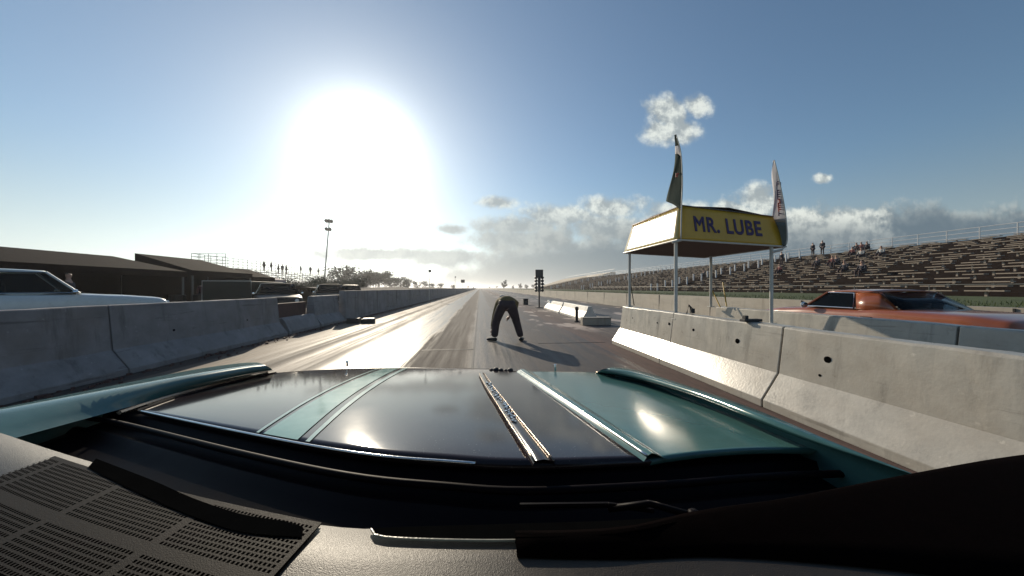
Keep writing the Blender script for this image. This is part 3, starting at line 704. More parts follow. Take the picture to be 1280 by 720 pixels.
for q in segs[:100]:
    b = MB(); bench(b, *q); b.build('bench', M['bench'], gs)
b = MB()
for q in segs[100:]: bench(b, *q)
o = b.build('bench', M['bench'], gs); o['kind'] = 'stuff'
for a in aisles:
    b = MB(); pr_ = [(0,.5)]
    for r in range(NR*2): pr_ += [(r*RDX/2, RZ0+r*RDZ/2-.02), ((r+1)*RDX/2, RZ0+r*RDZ/2-.02)]
    pr_ += [(NR*RDX, .5)]
    b.prism(pr_, a-8.6, a-7.4); b.build('stair_flight', M['standbase'], gs)
    for s_ in (-.75, .75):
        for r in range(0, NR, 2):
            b = MB(); b.box((r*RDX+.4, a-8+s_, RZ0+r*RDZ+.35), (.14, .10, .95)); b.build('rail_post', M['rail'], gs)
b = MB(); zt_ = RZ0+NR*RDZ-.12; xr = NR*RDX+1.4
for y in range(gy0, gy1, 2): b.tube([(xr, y-8, zt_), (xr, y-8, zt_+1.2)], .04, 6)
for h in (.4,.8,1.18): b.tube([(xr, gy0-8, zt_+h), (xr, gy1-8, zt_+h)], .03, 6)
b.build('top_railing', M['rail'], gs)
b = MB()
for y in range(gy0, 60, 3): b.tube([(-.3, y-8, .8), (-.3, y-8, 1.35)], .02, 6)
b.tube([(-.3, gy0-8, 1.35), (-.3, 50, 1.35)], .02, 6); b.build('front_railing', M['scaf'], gs)
# far pale stand
g2 = empty('grandstand', (33, 138, 0), R(-4), 'far pale sunlit grandstand beyond the long dark one', 'grandstand')
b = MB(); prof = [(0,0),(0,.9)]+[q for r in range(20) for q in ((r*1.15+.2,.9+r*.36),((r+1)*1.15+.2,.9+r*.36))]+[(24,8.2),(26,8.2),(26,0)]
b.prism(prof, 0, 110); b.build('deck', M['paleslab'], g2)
b = MB()
for y in range(0, 110, 4): b.tube([(25.7, y, 8.2), (25.7, y, 9.5)], .07, 6)
b.tube([(25.7,0,9.5),(25.7,110,9.5)], .07, 6); b.build('top_railing', M['rail'], g2)
def stand_pt(px, row):
    x = RX0+row*RDX+.5; p = PX(px, 360, x); return Vector((x, p.y, RZ0+row*RDZ+.16))
gP = 'spectators on the right grandstand'
top = lambda px: Vector((RX0+NR*RDX+.7, PX(px, 360, RX0+NR*RDX+.7).y, zt_))
put(('s','A'), top(1016), R(90), 'left one of two people standing at the top rail of the right grandstand', gP)
put(('s','A'), top(1028), R(100), 'right one of two people standing at the top rail of the right grandstand, the taller', gP, 1.08)
for i, (px, row, k, l) in enumerate([(1071,21,('t','A'),'left one of three dark seated people on the top row of the right grandstand'), (1077,21,('t','C'),'middle one of three seated people on the top row of the right grandstand'), (1084,21,('t','A'),'right one of three dark seated people on the top row of the right grandstand'),
    (977,14,('s','A'),'dark standing person on the grandstand right of the canopy corner'), (1066,17,('t','C'),'red clad person seated two rows below the three on the top row'), (1077,15,('t','B'),'person in white seated in the upper right grandstand rows'),
    (1102,15,('t','B'),'rightmost person in white seated on the right grandstand'), (1022,11,('t','A'),'person seated mid stand above the orange coupe windscreen'), (1041,11,('t','C'),'left one of a seated pair mid stand above the orange coupe roof'), (1046,11,('t','A'),'right one of a seated pair mid stand above the orange coupe roof'),
    (1056,7,('t','A'),'dark seated person low on the stand above the orange coupe'), (1078,6,('t','A'),'dark seated person low on the stand, right above the coupe rear window'), (880,8,('t','A'),'lone person seated on the stand, seen under the canopy beside its stair'), (975,8,('t','C'),'person in red seated low behind the near right canopy post')]):
    p = stand_pt(px, row)
    put(k, p if k[0] == 't' else p-Vector((0,0,.25)), R(90), l, gP)

# ------------------------------------------------------------------ left side: bleacher, tents, trailer
bl = empty('bleacher', (-30, 45, .45), 0, 'scaffold bleacher with a tall back railing left of the floodlight mast', 'bleacher')
b = MB()
for j in range(0, 15):
    y = j*2.8
    for k in range(8): b.tube([(-k*.9, y, 0), (-k*.9, y, .7+k*.42)], .035, 5)
    b.tube([(0,y,.7),(-6.3,y,3.6)], .035, 5); b.tube([(0,y,.1),(-6.3,y,2.8)], .025, 5)
b.build('scaffold_frame', M['scaf'], bl)
for k in range(8):
    b = MB(); b.box((-k*.9+.1, 19.6, .72+k*.42), (.34, 39.6, .06)); b.build('bench_row', M['bench'] if k < 5 else M['scaf'], bl)
    b = MB(); b.box((-k*.9-.32, 19.6, .50+k*.42), (.4, 39.6, .05)); b.build('foot_board', M['scaf'], bl)
b = MB()
for j in range(0, 40, 1): b.tube([(-6.6, j, 2.4), (-6.6, j, 5.15)], .03, 5)
for h in (3.9,4.3,4.75,5.15): b.tube([(-6.6,0,h),(-6.6,39,h)], .028, 5)
for h in (3.9,4.3,4.75,5.15): b.tube([(-6.6,0,h),(-2.5,0,h)], .028, 5)
for k in range(5): b.tube([(-6.6+k*1.0,0,2.0),(-6.6+k*1.0,0,5.15)], .03, 5)
b.build('back_railing', M['scaf'], bl)
gL = 'people standing on the left bleacher'
nth = ['leftmost', 'second from left', 'third from left', 'fourth from left', 'fifth from left', 'sixth from left', 'seventh from left', 'rightmost']
for i, (px, top_y) in enumerate([(330,326),(339,327),(348,334),(353,333),(358,336),(376,334),(388,339),(398,338)]):
    x = -36.3 if i not in (2,3,4) else -35.4
    p = PX(px, 360, x); z = 4.11 if x < -36 else 3.7
    put([('s','A'),('s','C')][i % 2 if i < 3 else 0], Vector((x, p.y, z)), R(-90+random.uniform(-30,30)), nth[i]+' of the dark figures standing on the left bleacher', gL, 1+random.uniform(-.04,.06))
# embankment behind the bleacher foot
b = MB(); rows = []
for j in range(60):
    y = 24+j*4
    rows.append([Vector((-6.2-(j*.15), y, -.03)), Vector((-8.5-j*.2, y, .8+.5*abs(mnoise.noise(Vector((y*.13,0,3)))))), Vector((-14-j*.3, y, 1.2+.7*abs(mnoise.noise(Vector((y*.11,0,9)))))), Vector((-27-j*.4, y, 1.15)), Vector((-50-j*.5, y, .9)), Vector((-90-j, y, -.03))])
b.loft(rows); tag(b.build('embankment', mat('brushy_earth', (.06,.048,.036), .95, .5, .8, .8, 5, dist=.3)), kind='structure')

def tent(name, label, x, y, lx, ly, ze, zr, ridge, m, walls=True):
    t = empty(name, (x, y, 0), 0, label, 'tent')
    b = MB(); hx, hy = lx/2, ly/2; r0, r1, rx = ridge
    v = b.verts([(-hx,-hy,ze),(hx,-hy,ze),(hx,hy,ze),(-hx,hy,ze),(rx,r0,zr),(rx,r1,zr)])
    for f in ((0,1,4),(1,2,5,4),(2,3,5),(3,0,4,5)): b.face([v[i] for i in f])
    b.build('canopy', m, t, solid=.03)
    b = MB()
    for (a, c) in (((-hx,-hy),(hx,-hy)),((hx,-hy),(hx,hy)),((hx,hy),(-hx,hy)),((-hx,hy),(-hx,-hy))):
        b.box(((a[0]+c[0])/2,(a[1]+c[1])/2,ze-.14),(abs(a[0]-c[0])+.03,abs(a[1]-c[1])+.03,.26))
    b.build('valance', m, t)
    for sx in (-1,1):
        for sy in (-1,1):
            b = MB(); b.tube([(sx*hx*.96,sy*hy*.96,0),(sx*hx*.96,sy*hy*.96,ze-.2)], .04, 6); b.build('leg', M['scaf'], t)
    if walls:
        b = MB(); b.box((-hx+.06,0,ze/2-.1),(.04,ly-.1,ze-.2)); b.build('back_wall', m, t)
        
        for q in (-1,1): b = MB(); b.box((0,q*(hy-.06),ze/2-.1),(lx-.2,.04,ze-.2)); b.build('side_wall', m, t)
    return t
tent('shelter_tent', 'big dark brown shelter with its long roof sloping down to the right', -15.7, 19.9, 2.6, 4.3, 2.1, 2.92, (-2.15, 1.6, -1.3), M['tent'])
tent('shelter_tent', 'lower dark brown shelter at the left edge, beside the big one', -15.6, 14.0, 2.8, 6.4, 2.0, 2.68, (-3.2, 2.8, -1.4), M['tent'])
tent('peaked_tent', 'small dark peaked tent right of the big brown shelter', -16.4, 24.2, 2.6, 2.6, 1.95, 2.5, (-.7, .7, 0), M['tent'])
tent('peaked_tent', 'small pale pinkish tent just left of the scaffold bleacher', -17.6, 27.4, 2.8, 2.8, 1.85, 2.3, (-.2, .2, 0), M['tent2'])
tr = empty('trailer', (-11.7, 17.6, 0), R(8), 'low grey green box trailer parked in front of the small tents', 'trailer')
b = MB(); b.box((0,0,1.02),(1.9,3.4,1.0)); b.build('box', M['trailer'], tr, bevel=.06)
b = MB()
for y in (-1.70,1.70): b.tube([(-.95,y,.52),(.95,y,.52),(.95,y,1.52),(-.95,y,1.52),(-.95,y,.52)], .02, 5)
b.box((.96,0,.55),(.04,3.4,.08)); b.build('trim', M['steel'], tr)
for sx in (-1,1):
    for y in (-.4,.4):
        w_ = MB(); w_.lathe([(.16,-.09),(.3,-.1),(.33,-.05),(.33,.05),(.3,.1),(.16,.09)], (sx*.85,y,.33), 'x', 20); w_.build('wheel', M['tyre'], tr)
b = MB(); b.tube([(0,-1.7,.5),(0,-2.6,.45)], .05); b.build('drawbar', M['steel'], tr)
for (x, y, l) in ((-14.1,16.6,'dark drum standing between the two brown shelters, the left one'),(-13.4,17.0,'dark drum standing between the two brown shelters, the right one')):
    b = MB(); b.lathe([(.27,0),(.29,.02),(.285,.28),(.3,.3),(.285,.32),(.285,.58),(.3,.6),(.285,.62),(.29,.86),(.27,.88)], (0,0,0)); tag(b.build('drum', M['greycar']), l, 'drum', 'drums between the shelters').location = (x, y, 0)
gT = 'people under the brown shelter'
put(('s','B'), Vector((-15.0,17.4,0)), R(-120), 'person in a white shirt standing at the near end of the big brown shelter', gT, .98)
put(('s','A'), Vector((-13.9,12.4,0)), R(-60), 'dark clad person standing in front of the lower left brown shelter', gT, 1)
put(('s','C'), Vector((-13.6,17.4,0)), R(200), 'red clad person standing left of the low trailer', gT, .92)

# ------------------------------------------------------------------ cars (local +Y forward)
def make_car(label, paint, Lh=2.1, Wd=.86, zb_=.80, zr=1.15, yA=.75, yF=.35, yR=-.85, yC=-1.45, yC0=-.55, loc=(0,0,0), rz=0, group=None, driver=False, chrome=True, name='parked_car'):
    root = empty(name, loc, rz, label, 'car', group)
    st = [(-Lh, zb_-.20, Wd*.80, .38), (-Lh+.04, zb_-.06, Wd*.90, .30), (-Lh+.5, zb_+.0, Wd*.97, .24), (yC, zb_+.02, Wd, .20), (-.2, zb_+.0, Wd, .19), (yA, zb_-.01, Wd, .2), (yA+.6, zb_-.05, Wd*.98, .22), (Lh-.25, zb_-.11, Wd*.93, .26), (Lh-.03, zb_-.17, Wd*.86, .30), (Lh, zb_-.28, Wd*.78, .36)]
    ys = [s_[0] for s_ in st]; n = 44; rows = []
    def itp(y, k):
        for a, c in zip(st, st[1:]):
            if a[0] <= y <= c[0]: 
                u = (y-a[0])/(c[0]-a[0]); u = u*u*(3-2*u)*.5+u*.5; return a[k]+(c[k]-a[k])*u
        return st[-1][k]
    wy = (Lh-.72, -Lh+.85)
    for j in range(n+1):
        y = -Lh+2*Lh*j/n; zt2 = itp(y,1); hw = itp(y,2); z0 = itp(y,3)
        arch = 0
        for q in wy:
            d = abs(y-q)
            if d < .36: arch = max(arch, math.sqrt(.36**2-d*d))
        zs = max(z0, .30+arch*1.0) if arch > 0 else z0
        zs = min(zs, zt2-.16)
        half = [(0,zt2+.02),(hw*.5,zt2+.015),(hw*.86,zt2),(hw*.96,zt2-.03),(hw,zt2-.12),(hw*1.0,max(zs,(zt2+z0)/2)),(hw*.97,zs),(hw*.7,zs),(0,z0+.02)]
        rows.append([Vector((x,y,z)) for x, z in half]+[Vector((-x,y,z)) for x, z in half[-2:0:-1]])
    b = MB(); b.loft(rows, cap=True, closed=True); b.build('body', paint, root, smooth=True, sub=1)
    wt = Wd*.70; wb = Wd*.93
    Z = zb_+.005
    # roof, pillars
    b = MB(); rr = []
    for j in range(7):
        u = j/6; y = yF+(yR-yF)*u; c = .02*math.sin(math.pi*u)
        rr.append([Vector((wt*q, y+(0 if abs(q) < .9 else 0), zr-.035*abs(q)**3+c-.0)) for q in (-1,-.85,-.5,0,.5,.85,1)])
    b.loft(rr); b.build('roof', paint, root, smooth=True, solid=.03)
    for s_ in (-1,1):
        b = MB(); b.loft([[Vector((s_*(wb-.02),yC0,Z)),Vector((s_*wt,yR+.32,zr-.05))],[Vector((s_*wb*.96,(yC+yC0)/2,Z)),Vector((s_*wt*.99,yR+.16,zr-.045))],[Vector((s_*wb*.92,yC,Z)),Vector((s_*wt*.97,yR,zr-.04))],[Vector((s_*wb*.82, yC-.20, Z)), Vector((s_*wt*.90, yR-.04, zr-.045))]]); b.build('rear_pillar', paint, root, smooth=True, solid=.03)
        b = MB(); b.tube([(s_*wb,yA,Z),(s_*wt,yF,zr-.045)], .022, 6); b.build('windscreen_pillar', paint, root)
        b = MB(); b.poly([(s_*(wb-.015),yA-.02,Z),(s_*(wt-.01),yF,zr-.045),(s_*(wt-.01),yR+.34,zr-.055),(s_*(wb-.03),yC0,Z)]); wn = b.build('side_window', M['glass'], root, solid=.006)
        if chrome:
            b = MB(); b.tube([(s_*(wb+.004),yA,Z+.01),(s_*(wt+.006),yF,zr-.05),(s_*(wt+.006),yR+.33,zr-.06),(s_*(wb-.012),yC0+.01,Z+.01),(s_*(wb+.004),yA,Z+.01)], .011, 6); b.build('window_trim', M['chrome'], root)
        b = MB(); b.lathe([(.0,.0),(.05,.01),(.06,.05),(.045,.08),(.0,.085)], (s_*(Wd+.05), yA-.12, Z+.03), 'y', 12); b.build('mirror', M['chrome'] if chrome else M['dark'], root)
        b = MB(); b.box((s_*(Wd+.004), -.38, zb_-.13), (.02,.15,.03)); b.build('door_handle', M['dark'] if driver else M['chrome'], root)
        for y in wy:
            q = MB(); q.lathe([(.2,-.09),(.29,-.1),(.315,-.06),(.315,.06),(.29,.1),(.2,.09)], (s_*(Wd-.13), y, .315), 'x', 22); wl = q.build('wheel', M['tyre'], root, smooth=True)
            q = MB(); q.lathe([(.2,-.02),(.19,.0),(.07,-.03),(.05,.01),(.0,.015)] if s_ > 0 else [(.2,.02),(.19,.0),(.07,.03),(.05,-.01),(.0,-.015)], (s_*(Wd-.05), y, .315), 'x', 16); q.build('rim', M['chrome'], wl)
        b = MB(); b.lathe([(.075,-.02),(.075,.02),(.05,.03)], (s_*Wd*.62, Lh-.03, zb_-.27), 'y', 14); b.build('headlight', M['lamp'], root)
        b = MB(); b.box((s_*Wd*.6, -Lh+.0, zb_-.2), (.32,.05,.09)); b.build('tail_light', M['tail'], root, bevel=.01)
    for nm, a, c, d in (('windscreen', yA+.03, yF+.01, 1), ('rear_window', yC-.25, yR-.01, .92)):
        b = MB(); b.loft([[Vector((wb*.9*d*q, a-(.06*q*q if nm == 'windscreen' else 0), Z+.01)) for q in (-1,-.5,0,.5,1)], [Vector((wt*.97*q, c, zr-.04)) for q in (-1,-.5,0,.5,1)]]); b.build(nm, M['glass'], root, smooth=True, solid=.006)
    for s_ in (-.36,.36):
        b = MB(); b.box((s_,-.15,zb_+.05),(.38,.1,.3)); b.box((s_,-.16,zb_+.24),(.22,.08,.12)); b.build('seat', M['cabin'], root, bevel=.03)
    b = MB(); b.box((0,yA-.1,zb_+.03),(Wd*1.7,.3,.03)); b.build('dashboard', M['cabin'], root)
    b = MB(); b.box((0,Lh+.02,.43),(Wd*1.6,.1,.11)); b.box((0,-Lh-.02,.43),(Wd*1.6,.1,.11)); b.build('bumper', M['chrome'], root, bevel=.03)
    return root
oc = make_car('orange coupe waiting in the right lane behind the second barrier', M['orange'], Lh=1.95, Wd=.84, zb_=.83, zr=1.165, yA=.72, yF=.45, yR=-.34, yC=-.48, yC0=-.14, loc=(7.35, 5.22, 0), rz=R(-1), driver=True, name='orange_coupe')
b = MB()
dv = put(('t','B'), Vector((7.0, 5.0, .32)), 0, 'driver sitting inside the orange coupe behind its side window', 'people in the starting area', .88)
make_car('white car parked behind the left barrier, only its nose and windscreen showing', M['whitecar'], zb_=1.08, zr=1.58, Lh=2.2, loc=(-9.75,7.75,0), rz=R(-34), name='white_car')
gc = 'cars parked in the pits on the left'
c1 = make_car('dark parked car facing the strip right of the low trailer', M['greycar'], zb_=.92, zr=1.42, loc=(-9.6,16.4,0), rz=R(-145), group=gc)
def place(label, x, y, rz, paint=None):
    c = copy_tree(c1); c.location = (x, y, 0); c.rotation_euler = (0,0,rz); tag(c, label)
    if paint:
        for ch in C.objects:
            if ch.parent == c and ch.data and ch.data.materials and ch.data.materials[0] == M['greycar']:
                ch.data = ch.data.copy(); ch.data.materials[0] = paint
    return c
place('silver grey parked car in the pits behind the rusty brown board', -9.0, 20.5, R(-150), M['trailer'])
place('dark car furthest up the pit row before the bleacher', -9.6, 25.0, R(-160), None)

# ------------------------------------------------------------------ trees
def tree_variant(seed, h, w, dense, leaf, cone=False):
    rd = random.Random(seed); root = empty('tree')
    b = MB(); b.tube([(0,0,0),(.05,0,h*.35),(0,.05,h*.9)], [h*.022,h*.017,h*.004], 6); tips = []
    for i in range(16):
        z = h*rd.uniform(.2,.8); a = rd.uniform(0,6.28); l = w*rd.uniform(.3,.55)*(1.2-z/h*.5); e = Vector((math.cos(a)*l, math.sin(a)*l, z+l*rd.uniform(.5,1.1)))
        m_ = Vector((e.x*.5, e.y*.5, z+(e.z-z)*.4)); b.tube([(0,0,z), m_, e], [h*.009,h*.006,h*.002], 4); tips += [m_, e]
        for q in range(4):
            f = e+Vector((rd.gauss(0,.5),rd.gauss(0,.5),rd.uniform(.1,.8)))*w*.17; b.tube([m_.lerp(e,.6), f], [h*.003,h*.001], 3); tips.append(f)
    b.build('trunk', M['bark'], root)
    b = MB()
    for i in range(dense):
        c = rd.choice(tips)+Vector((rd.gauss(0,1),rd.gauss(0,1),rd.gauss(0,1)))*w*.075
        if cone: c.x *= max(.15, 1.15-c.z/h); c.y *= max(.15, 1.15-c.z/h)
        s_ = h*rd.uniform(.018,.042); d1 = Vector((rd.gauss(0,1),rd.gauss(0,1),rd.gauss(0,1))).normalized(); d2 = d1.cross(Vector((rd.gauss(0,1),rd.gauss(0,1),rd.gauss(0,1)))).normalized()
        b.poly([c+d1*s_, c+d2*s_, c-d1*s_, c-d2*s_*.8])
    b.build('crown', leaf, root); return root
tv = [tree_variant(1,6,5,420,M['leafA']), tree_variant(2,6,4.5,250,M['leafA']), tree_variant(3,6,6,1100,M['leafB']), tree_variant(4,6,4,1400,M['leafB'])]
tu = set()
def tree(k, x, y, s, label, group):
    o = tv[k]
    if k in tu: o = copy_tree(o)
    tu.add(k); o.location = (x, y, -.05); o.scale = (s*random.uniform(.9,1.2), s*random.uniform(.9,1.2), s); o.rotation_euler = (0,0,random.uniform(0,6.28)); tag(o, label, 'tree', group)
gt = 'trees in the hazy line beyond the left wall'; gr = 'trees in the far line right of the strip end'
ts = [(425,344,90),(434,347,95),(441,346,100),(448,347,100),(455,345,98),(461,346,110),(468,348,100),(475,347,112),(482,349,120),(488,350,112),(495,351,120),(503,351,130),(511,353,130),(520,354,150),(530,355,160),(541,356,170),(553,357,190),(566,357.5,210)]
for i, (px, ty, D) in enumerate(ts):
    for r in range(2):
        dd = D*(1+.12*r); p = P(px+random.uniform(-3,3), 360, dd); h = (360-ty)/F*dd+1.2
        tree(random.choice((0,0,1,2)) if px < 500 else random.choice((0,2,3)), p.x, p.y, h/6*random.uniform(.95,1.35), 'hazy bare branched tree in the line beyond the left wall', gt)
for i, (px, ty, D) in enumerate([(630,353,240),(641,358,300),(650,356,280),(658,357,280),(667,357,280),(683,357,300),(692,356.5,290),(701,357,300),(710,358,300),(719,358.5,320),(728,359,320),(585,358.5,500),(592,359,520),(612,359,520),(621,358.5,500)]):
    p = P(px, 360, D); h = (360-ty)/F*D+1.2
    tree(3 if i == 0 else random.choice((2,3)), p.x, p.y, h/6*1.1, 'tallest squarish tree left in the far line, nearest the strip end' if i == 0 else 'small dark tree in the far line beyond the end of the strip', gr if i else None)
# bare shrubs on the left embankment
sh0 = None
b = MB(); rd = random.Random(3)
for i in range(70):
    a = rd.uniform(0,6.28); l = rd.uniform(.2,.6); b.tube([(0,0,0),(math.cos(a)*l*.5,math.sin(a)*l*.5,rd.uniform(.4,.7)),(math.cos(a)*l,math.sin(a)*l,rd.uniform(.7,1.3))], [.015,.01,.003], 3)
for i in range(160):
    a = rd.uniform(0,6.28); l = rd.uniform(.1,.6); c = Vector((math.cos(a)*l,math.sin(a)*l,rd.uniform(.3,1.2))); d = Vector((rd.gauss(0,1),rd.gauss(0,1),rd.gauss(0,1))).normalized()*.05; e = d.cross(Vector((1,.3,.2))).normalized()*.04; b.poly([c+d,c+e,c-d,c-e])
sh0 = b.build('shrub', M['leafA'])
for i in range(64):
    o = sh0 if i == 0 else sh0.copy()
    if i: C.objects.link(o)
    px = 345+random.random()*110; D = random.uniform(26, 70); p = P(px, 360, D)
    if p.x > -7: p.x = -8-random.random()*3
    o.location = (p.x, p.y, .75); s_ = random.uniform(.7,1.5); o.scale = (s_*1.4, s_*1.4, s_); o.rotation_euler = (0,0,random.uniform(0,6))
    tag(o, 'low brown twiggy shrub on the earth bank beyond the left wall', 'shrub', 'shrubs on the left earth bank')

# ------------------------------------------------------------------ the car the camera rides in
car = empty('vintage_car', (P(560,360,.9).x, P(560,360,.9).y, 0), 0, 'teal car with black hood and pale stripes, seen from behind its windscreen', 'car')
cl = car.location.copy()
def rel(l): return [Vector(p)-cl for p in l]
def lp(a, b_, n): return [a.lerp(b_, i/(n-1)) for i in range(n)]
NH = 60
lseam = resample([PH(172,514), PH(230,494), PH(290,478), PH(345,466)], NH)      # rear -> front
rseam = resample([PH(815,577), PH(770,546), PH(712,506), PH(652,465)], NH)
rearc = resample([PH(172,514), PH(320,545), PH(450,568), PH(560,578), PH(660,583), PH(815,577)], 61)
frontc = resample([PH(345,466), PH(400,462), PH(480,459.5), PH(560,459.5), PH(615,461), PH(652,465)], 61)
def hood_surf(u, v, lift=0):
    """u 0..1 left->right, v 0..1 rear->front (Coons patch with crown)"""
    def at(l, t):
        t = max(0, min(1, t))*(len(l)-1); i = min(int(t), len(l)-2); return l[i].lerp(l[i+1], t-i)
    a, c = at(rearc, u), at(frontc, u); d, e = at(lseam, v), at(rseam, v)
    p = a.lerp(c, v)+d.lerp(e, u)-(rearc[0].lerp(rearc[-1], u)).lerp(frontc[0].lerp(frontc[-1], u), v)
    cr = .012*math.sin(math.pi*u)*math.sin(math.pi*min(1, v*1.0))**.6 if 0 < v < 1 else 0
    return p+Vector((0,0,cr+lift))
b = MB(); rows = []
for j in range(31):
    rows.append([hood_surf(i/60, j/30) for i in range(61)])
nose = [p+FW*.03+Vector((0,0,-.012)) for p in rows[-1]]; nose2 = [p+FW*.05+Vector((0,0,-.045)) for p in rows[-1]]; nose3 = [p+FW*.055+Vector((0,0,-.16)) for p in rows[-1]]
rear2 = [p+Vector((0,0,-.015))+FW*.012 for p in rows[0]]
b.loft([rel(r) for r in [rear2]+rows+[nose, nose2, nose3]]); b.build('hood', M['black_paint'], car, smooth=True, off=1)
def uvpix(px, py):   # invert patch numerically
    tgt = PH(px, py); best = None
    for j in range(0, 61):
        for i in range(0, 121):
            p = hood_surf(i/120, j/60); d = (p.x-tgt.x)**2+(p.y-tgt.y)**2
            if best is None or d < best[0]: best = (d, i/120, j/60)
    return best[1], best[2]
def stripe(name, m, l0, l1, lift=.002, n=40, w=6, base=hood_surf):
    """strip on the hood between two pixel lines"""
    a0, a1 = uvpix(*l0[0]), uvpix(*l0[1]); c0, c1 = uvpix(*l1[0]), uvpix(*l1[1])
    b = MB(); rows = []
    for j in range(n+1):
        t = j/n; A2 = (a0[0]+(a1[0]-a0[0])*t, a0[1]+(a1[1]-a0[1])*t); B2 = (c0[0]+(c1[0]-c0[0])*t, c0[1]+(c1[1]-c0[1])*t)
        rows.append([base(A2[0]+(B2[0]-A2[0])*k/w, max(.012, A2[1]+(B2[1]-A2[1])*k/w), lift) for k in range(w+1)])
    b.loft([rel(r) for r in rows]); return b.build(name, m, car, smooth=True)
stripe('hood_stripe', M['teal_pale'], ((327,546),(481,461)), ((368,554),(500,461)))
stripe('pinstripe', M['pin'], ((316,545),(474,461)), ((320,546),(477,461)), w=2)
stripe('pinstripe', M['pin'], ((376,556),(506,461)), ((381,557),(510,461)), w=2)
# hood rear lip: bright line
b = MB(); b.tube(rel([p+Vector((0,0,.002)) for p in rearc[:47]]), .0032, 8); b.build('hood_lip', M['chrome'], car, smooth=True)
# raised centre spear with chrome flecks added for its sun glitter
def along(p0, p1, n, lift=0): 
    a0, a1 = uvpix(*p0), uvpix(*p1); return [hood_surf(a0[0]+(a1[0]-a0[0])*i/(n-1), a0[1]+(a1[1]-a0[1])*i/(n-1), lift) for i in range(n)]
sp0 = along((682,583),(603,470), 40); 
b = MB(); rows = []
for i, p in enumerate(sp0):
    wd = .022*(1-.35*i/39); rows.append([p-RT*wd, p-RT*wd*.8+Vector((0,0,.010)), p+Vector((0,0,.013)), p+RT*wd*.8+Vector((0,0,.010)), p+RT*wd])
b.loft([rel(r) for r in rows]); b.build('hood_spear', M['black_paint'], car, smooth=True)
for s_ in (-1, 1):
    b = MB(); b.tube(rel([p+RT*s_*(.019*(1-.35*i/39))+Vector((0,0,.010)) for i, p in enumerate(sp0)]), .0022, 6); b.build('spear_trim', M['brownchrome'], car, smooth=True)
b = MB()
for i in range(60):
    q = sp0[9]+(sp0[29]-sp0[9])*(i/59)+Vector((random.uniform(-.009,.009),0,.0135)); b.box(q-cl, (random.uniform(.003,.009),random.uniform(.003,.006),.006), random.uniform(-.9,.9))
b.build('spear_glints', M['chrome'], car)
# right ridge
rd_ = [p.copy() for p in rseam]
b = MB(); rows = []
for i, p in enumerate(rd_):
    wd = .016+.012*i/NH; rows.append([p-RT*wd, p-RT*wd*.5+Vector((0,0,.012)), p+Vector((0,0,.017)), p+RT*wd*.7+Vector((0,0,.014)), p+RT*wd*1.6+Vector((0,0,.006)), p+RT*wd*2.4])
b.loft([rel(r) for r in rows]); b.build('hood_ridge', M['teal'], car, smooth=True)
b = MB(); b.tube(rel([p-RT*(.010)+Vector((0,0,.012)) for p in rd_]), .0028, 6); b.build('ridge_trim', M['chrome'], car, smooth=True)
# teal right hood panel
rs2 = resample([PH(1052,566), PH(960,531), PH(860,494), PH(800,476), PH(745,466)], NH)
r0 = resample([PH(815,577), PH(900,571), PH(980,567), PH(1052,566)], 25); r1 = resample([PH(652,465), PH(700,467), PH(745,466)], 25)
b = MB(); rows = []
for j in range(NH):
    t = j/(NH-1); row = []
    for i in range(25):
        u = i/24; p = r0[i].lerp(r1[i], t)+rseam[j].lerp(rs2[j], u)-(r0[0].lerp(r0[-1], u)).lerp(r1[0].lerp(r1[-1], u), t)
        row.append(p+Vector((0,0,.010*math.sin(math.pi*u)**.7 if 0 < u < 1 else 0)))
    rows.append(row)
nz_ = rows[-1]; rows = [[p+Vector((0,0,-.015))+FW*.012 for p in rows[0]]]+rows+[[p+FW*.03+Vector((0,0,-.012)) for p in nz_], [p+FW*.05+Vector((0,0,-.16)) for p in nz_]]
b.loft([rel(r) for r in rows]); b.build('side_hood_panel', M['teal'], car, smooth=True)
b = MB(); b.tube(rel([p+Vector((0,0,.003)) for p in rs2]), .004, 6); b.build('fender_trim', M['brownchrome'], car, smooth=True)
# fenders
def ext(l, t=.9): return [l[0]+(l[0]-l[1])*t*3, l[0]+(l[0]-l[1])*t]+l
lo = [PH(160,478,.05), PH(200,470,.05), PH(255,460,.05), PH(300,454,.05), PH(322,453,.048)]
lm = [PH(160,490,.045), PH(215,480,.045), PH(262,472,.045), PH(310,464,.043), PH(338,460,.04)]
li = [PH(160,509,.0), PH(215,494,.0), PH(262,482,.0), PH(312,470,.0), PH(344,464,.0)]
lo, lm, li = [resample(ext(x_), 40) for x_ in (lo, lm, li)]
lx = [p+Vector((-.015,0,-.03)) for p in lo]; lx2 = [p+Vector((-.03,0,-.5)) for p in lo]
def mid(a, c, z=0): return [p.lerp(q, .5)+Vector((0,0,z)) for p, q in zip(a, c)]
b = MB(); b.loft([rel(x_) for x_ in (lx2, lx, lo, mid(lo, lm, .003), lm, mid(lm, li, -.004), li)])
fo = b.build('fender', M['teal'], car, smooth=True)
fo['label'] = 'teal left fender with a lighter upper edge'
b = MB(); b.tube(rel([p+Vector((0,0,.002)) for p in lseam]), .004, 6); b.build('hood_seam', M['cowl'], car)
b = MB(); b.tube(rel([p+Vector((-.03,-.02,.004)) for p in lseam]), .006, 6); b.build('seam_trim', M['brownchrome'], car)
ro = [PH(1118,583,.03), PH(1040,552,.04), PH(960,518,.05), PH(880,489,.05), PH(800,464,.05), PH(765,459,.048)]
rm = [PH(1100,579,.03), PH(1020,552,.035), PH(940,521,.045), PH(860,490,.045), PH(790,470,.04), PH(752,462,.04)]
ri = [PH(1070,572,.0), PH(1000,548,.0), PH(930,521,.0), PH(850,491,.0), PH(795,475,.0), PH(744,466,.0)]
ro, rm, ri = [resample(ext(x_, .3), 40) for x_ in (ro, rm, ri)]
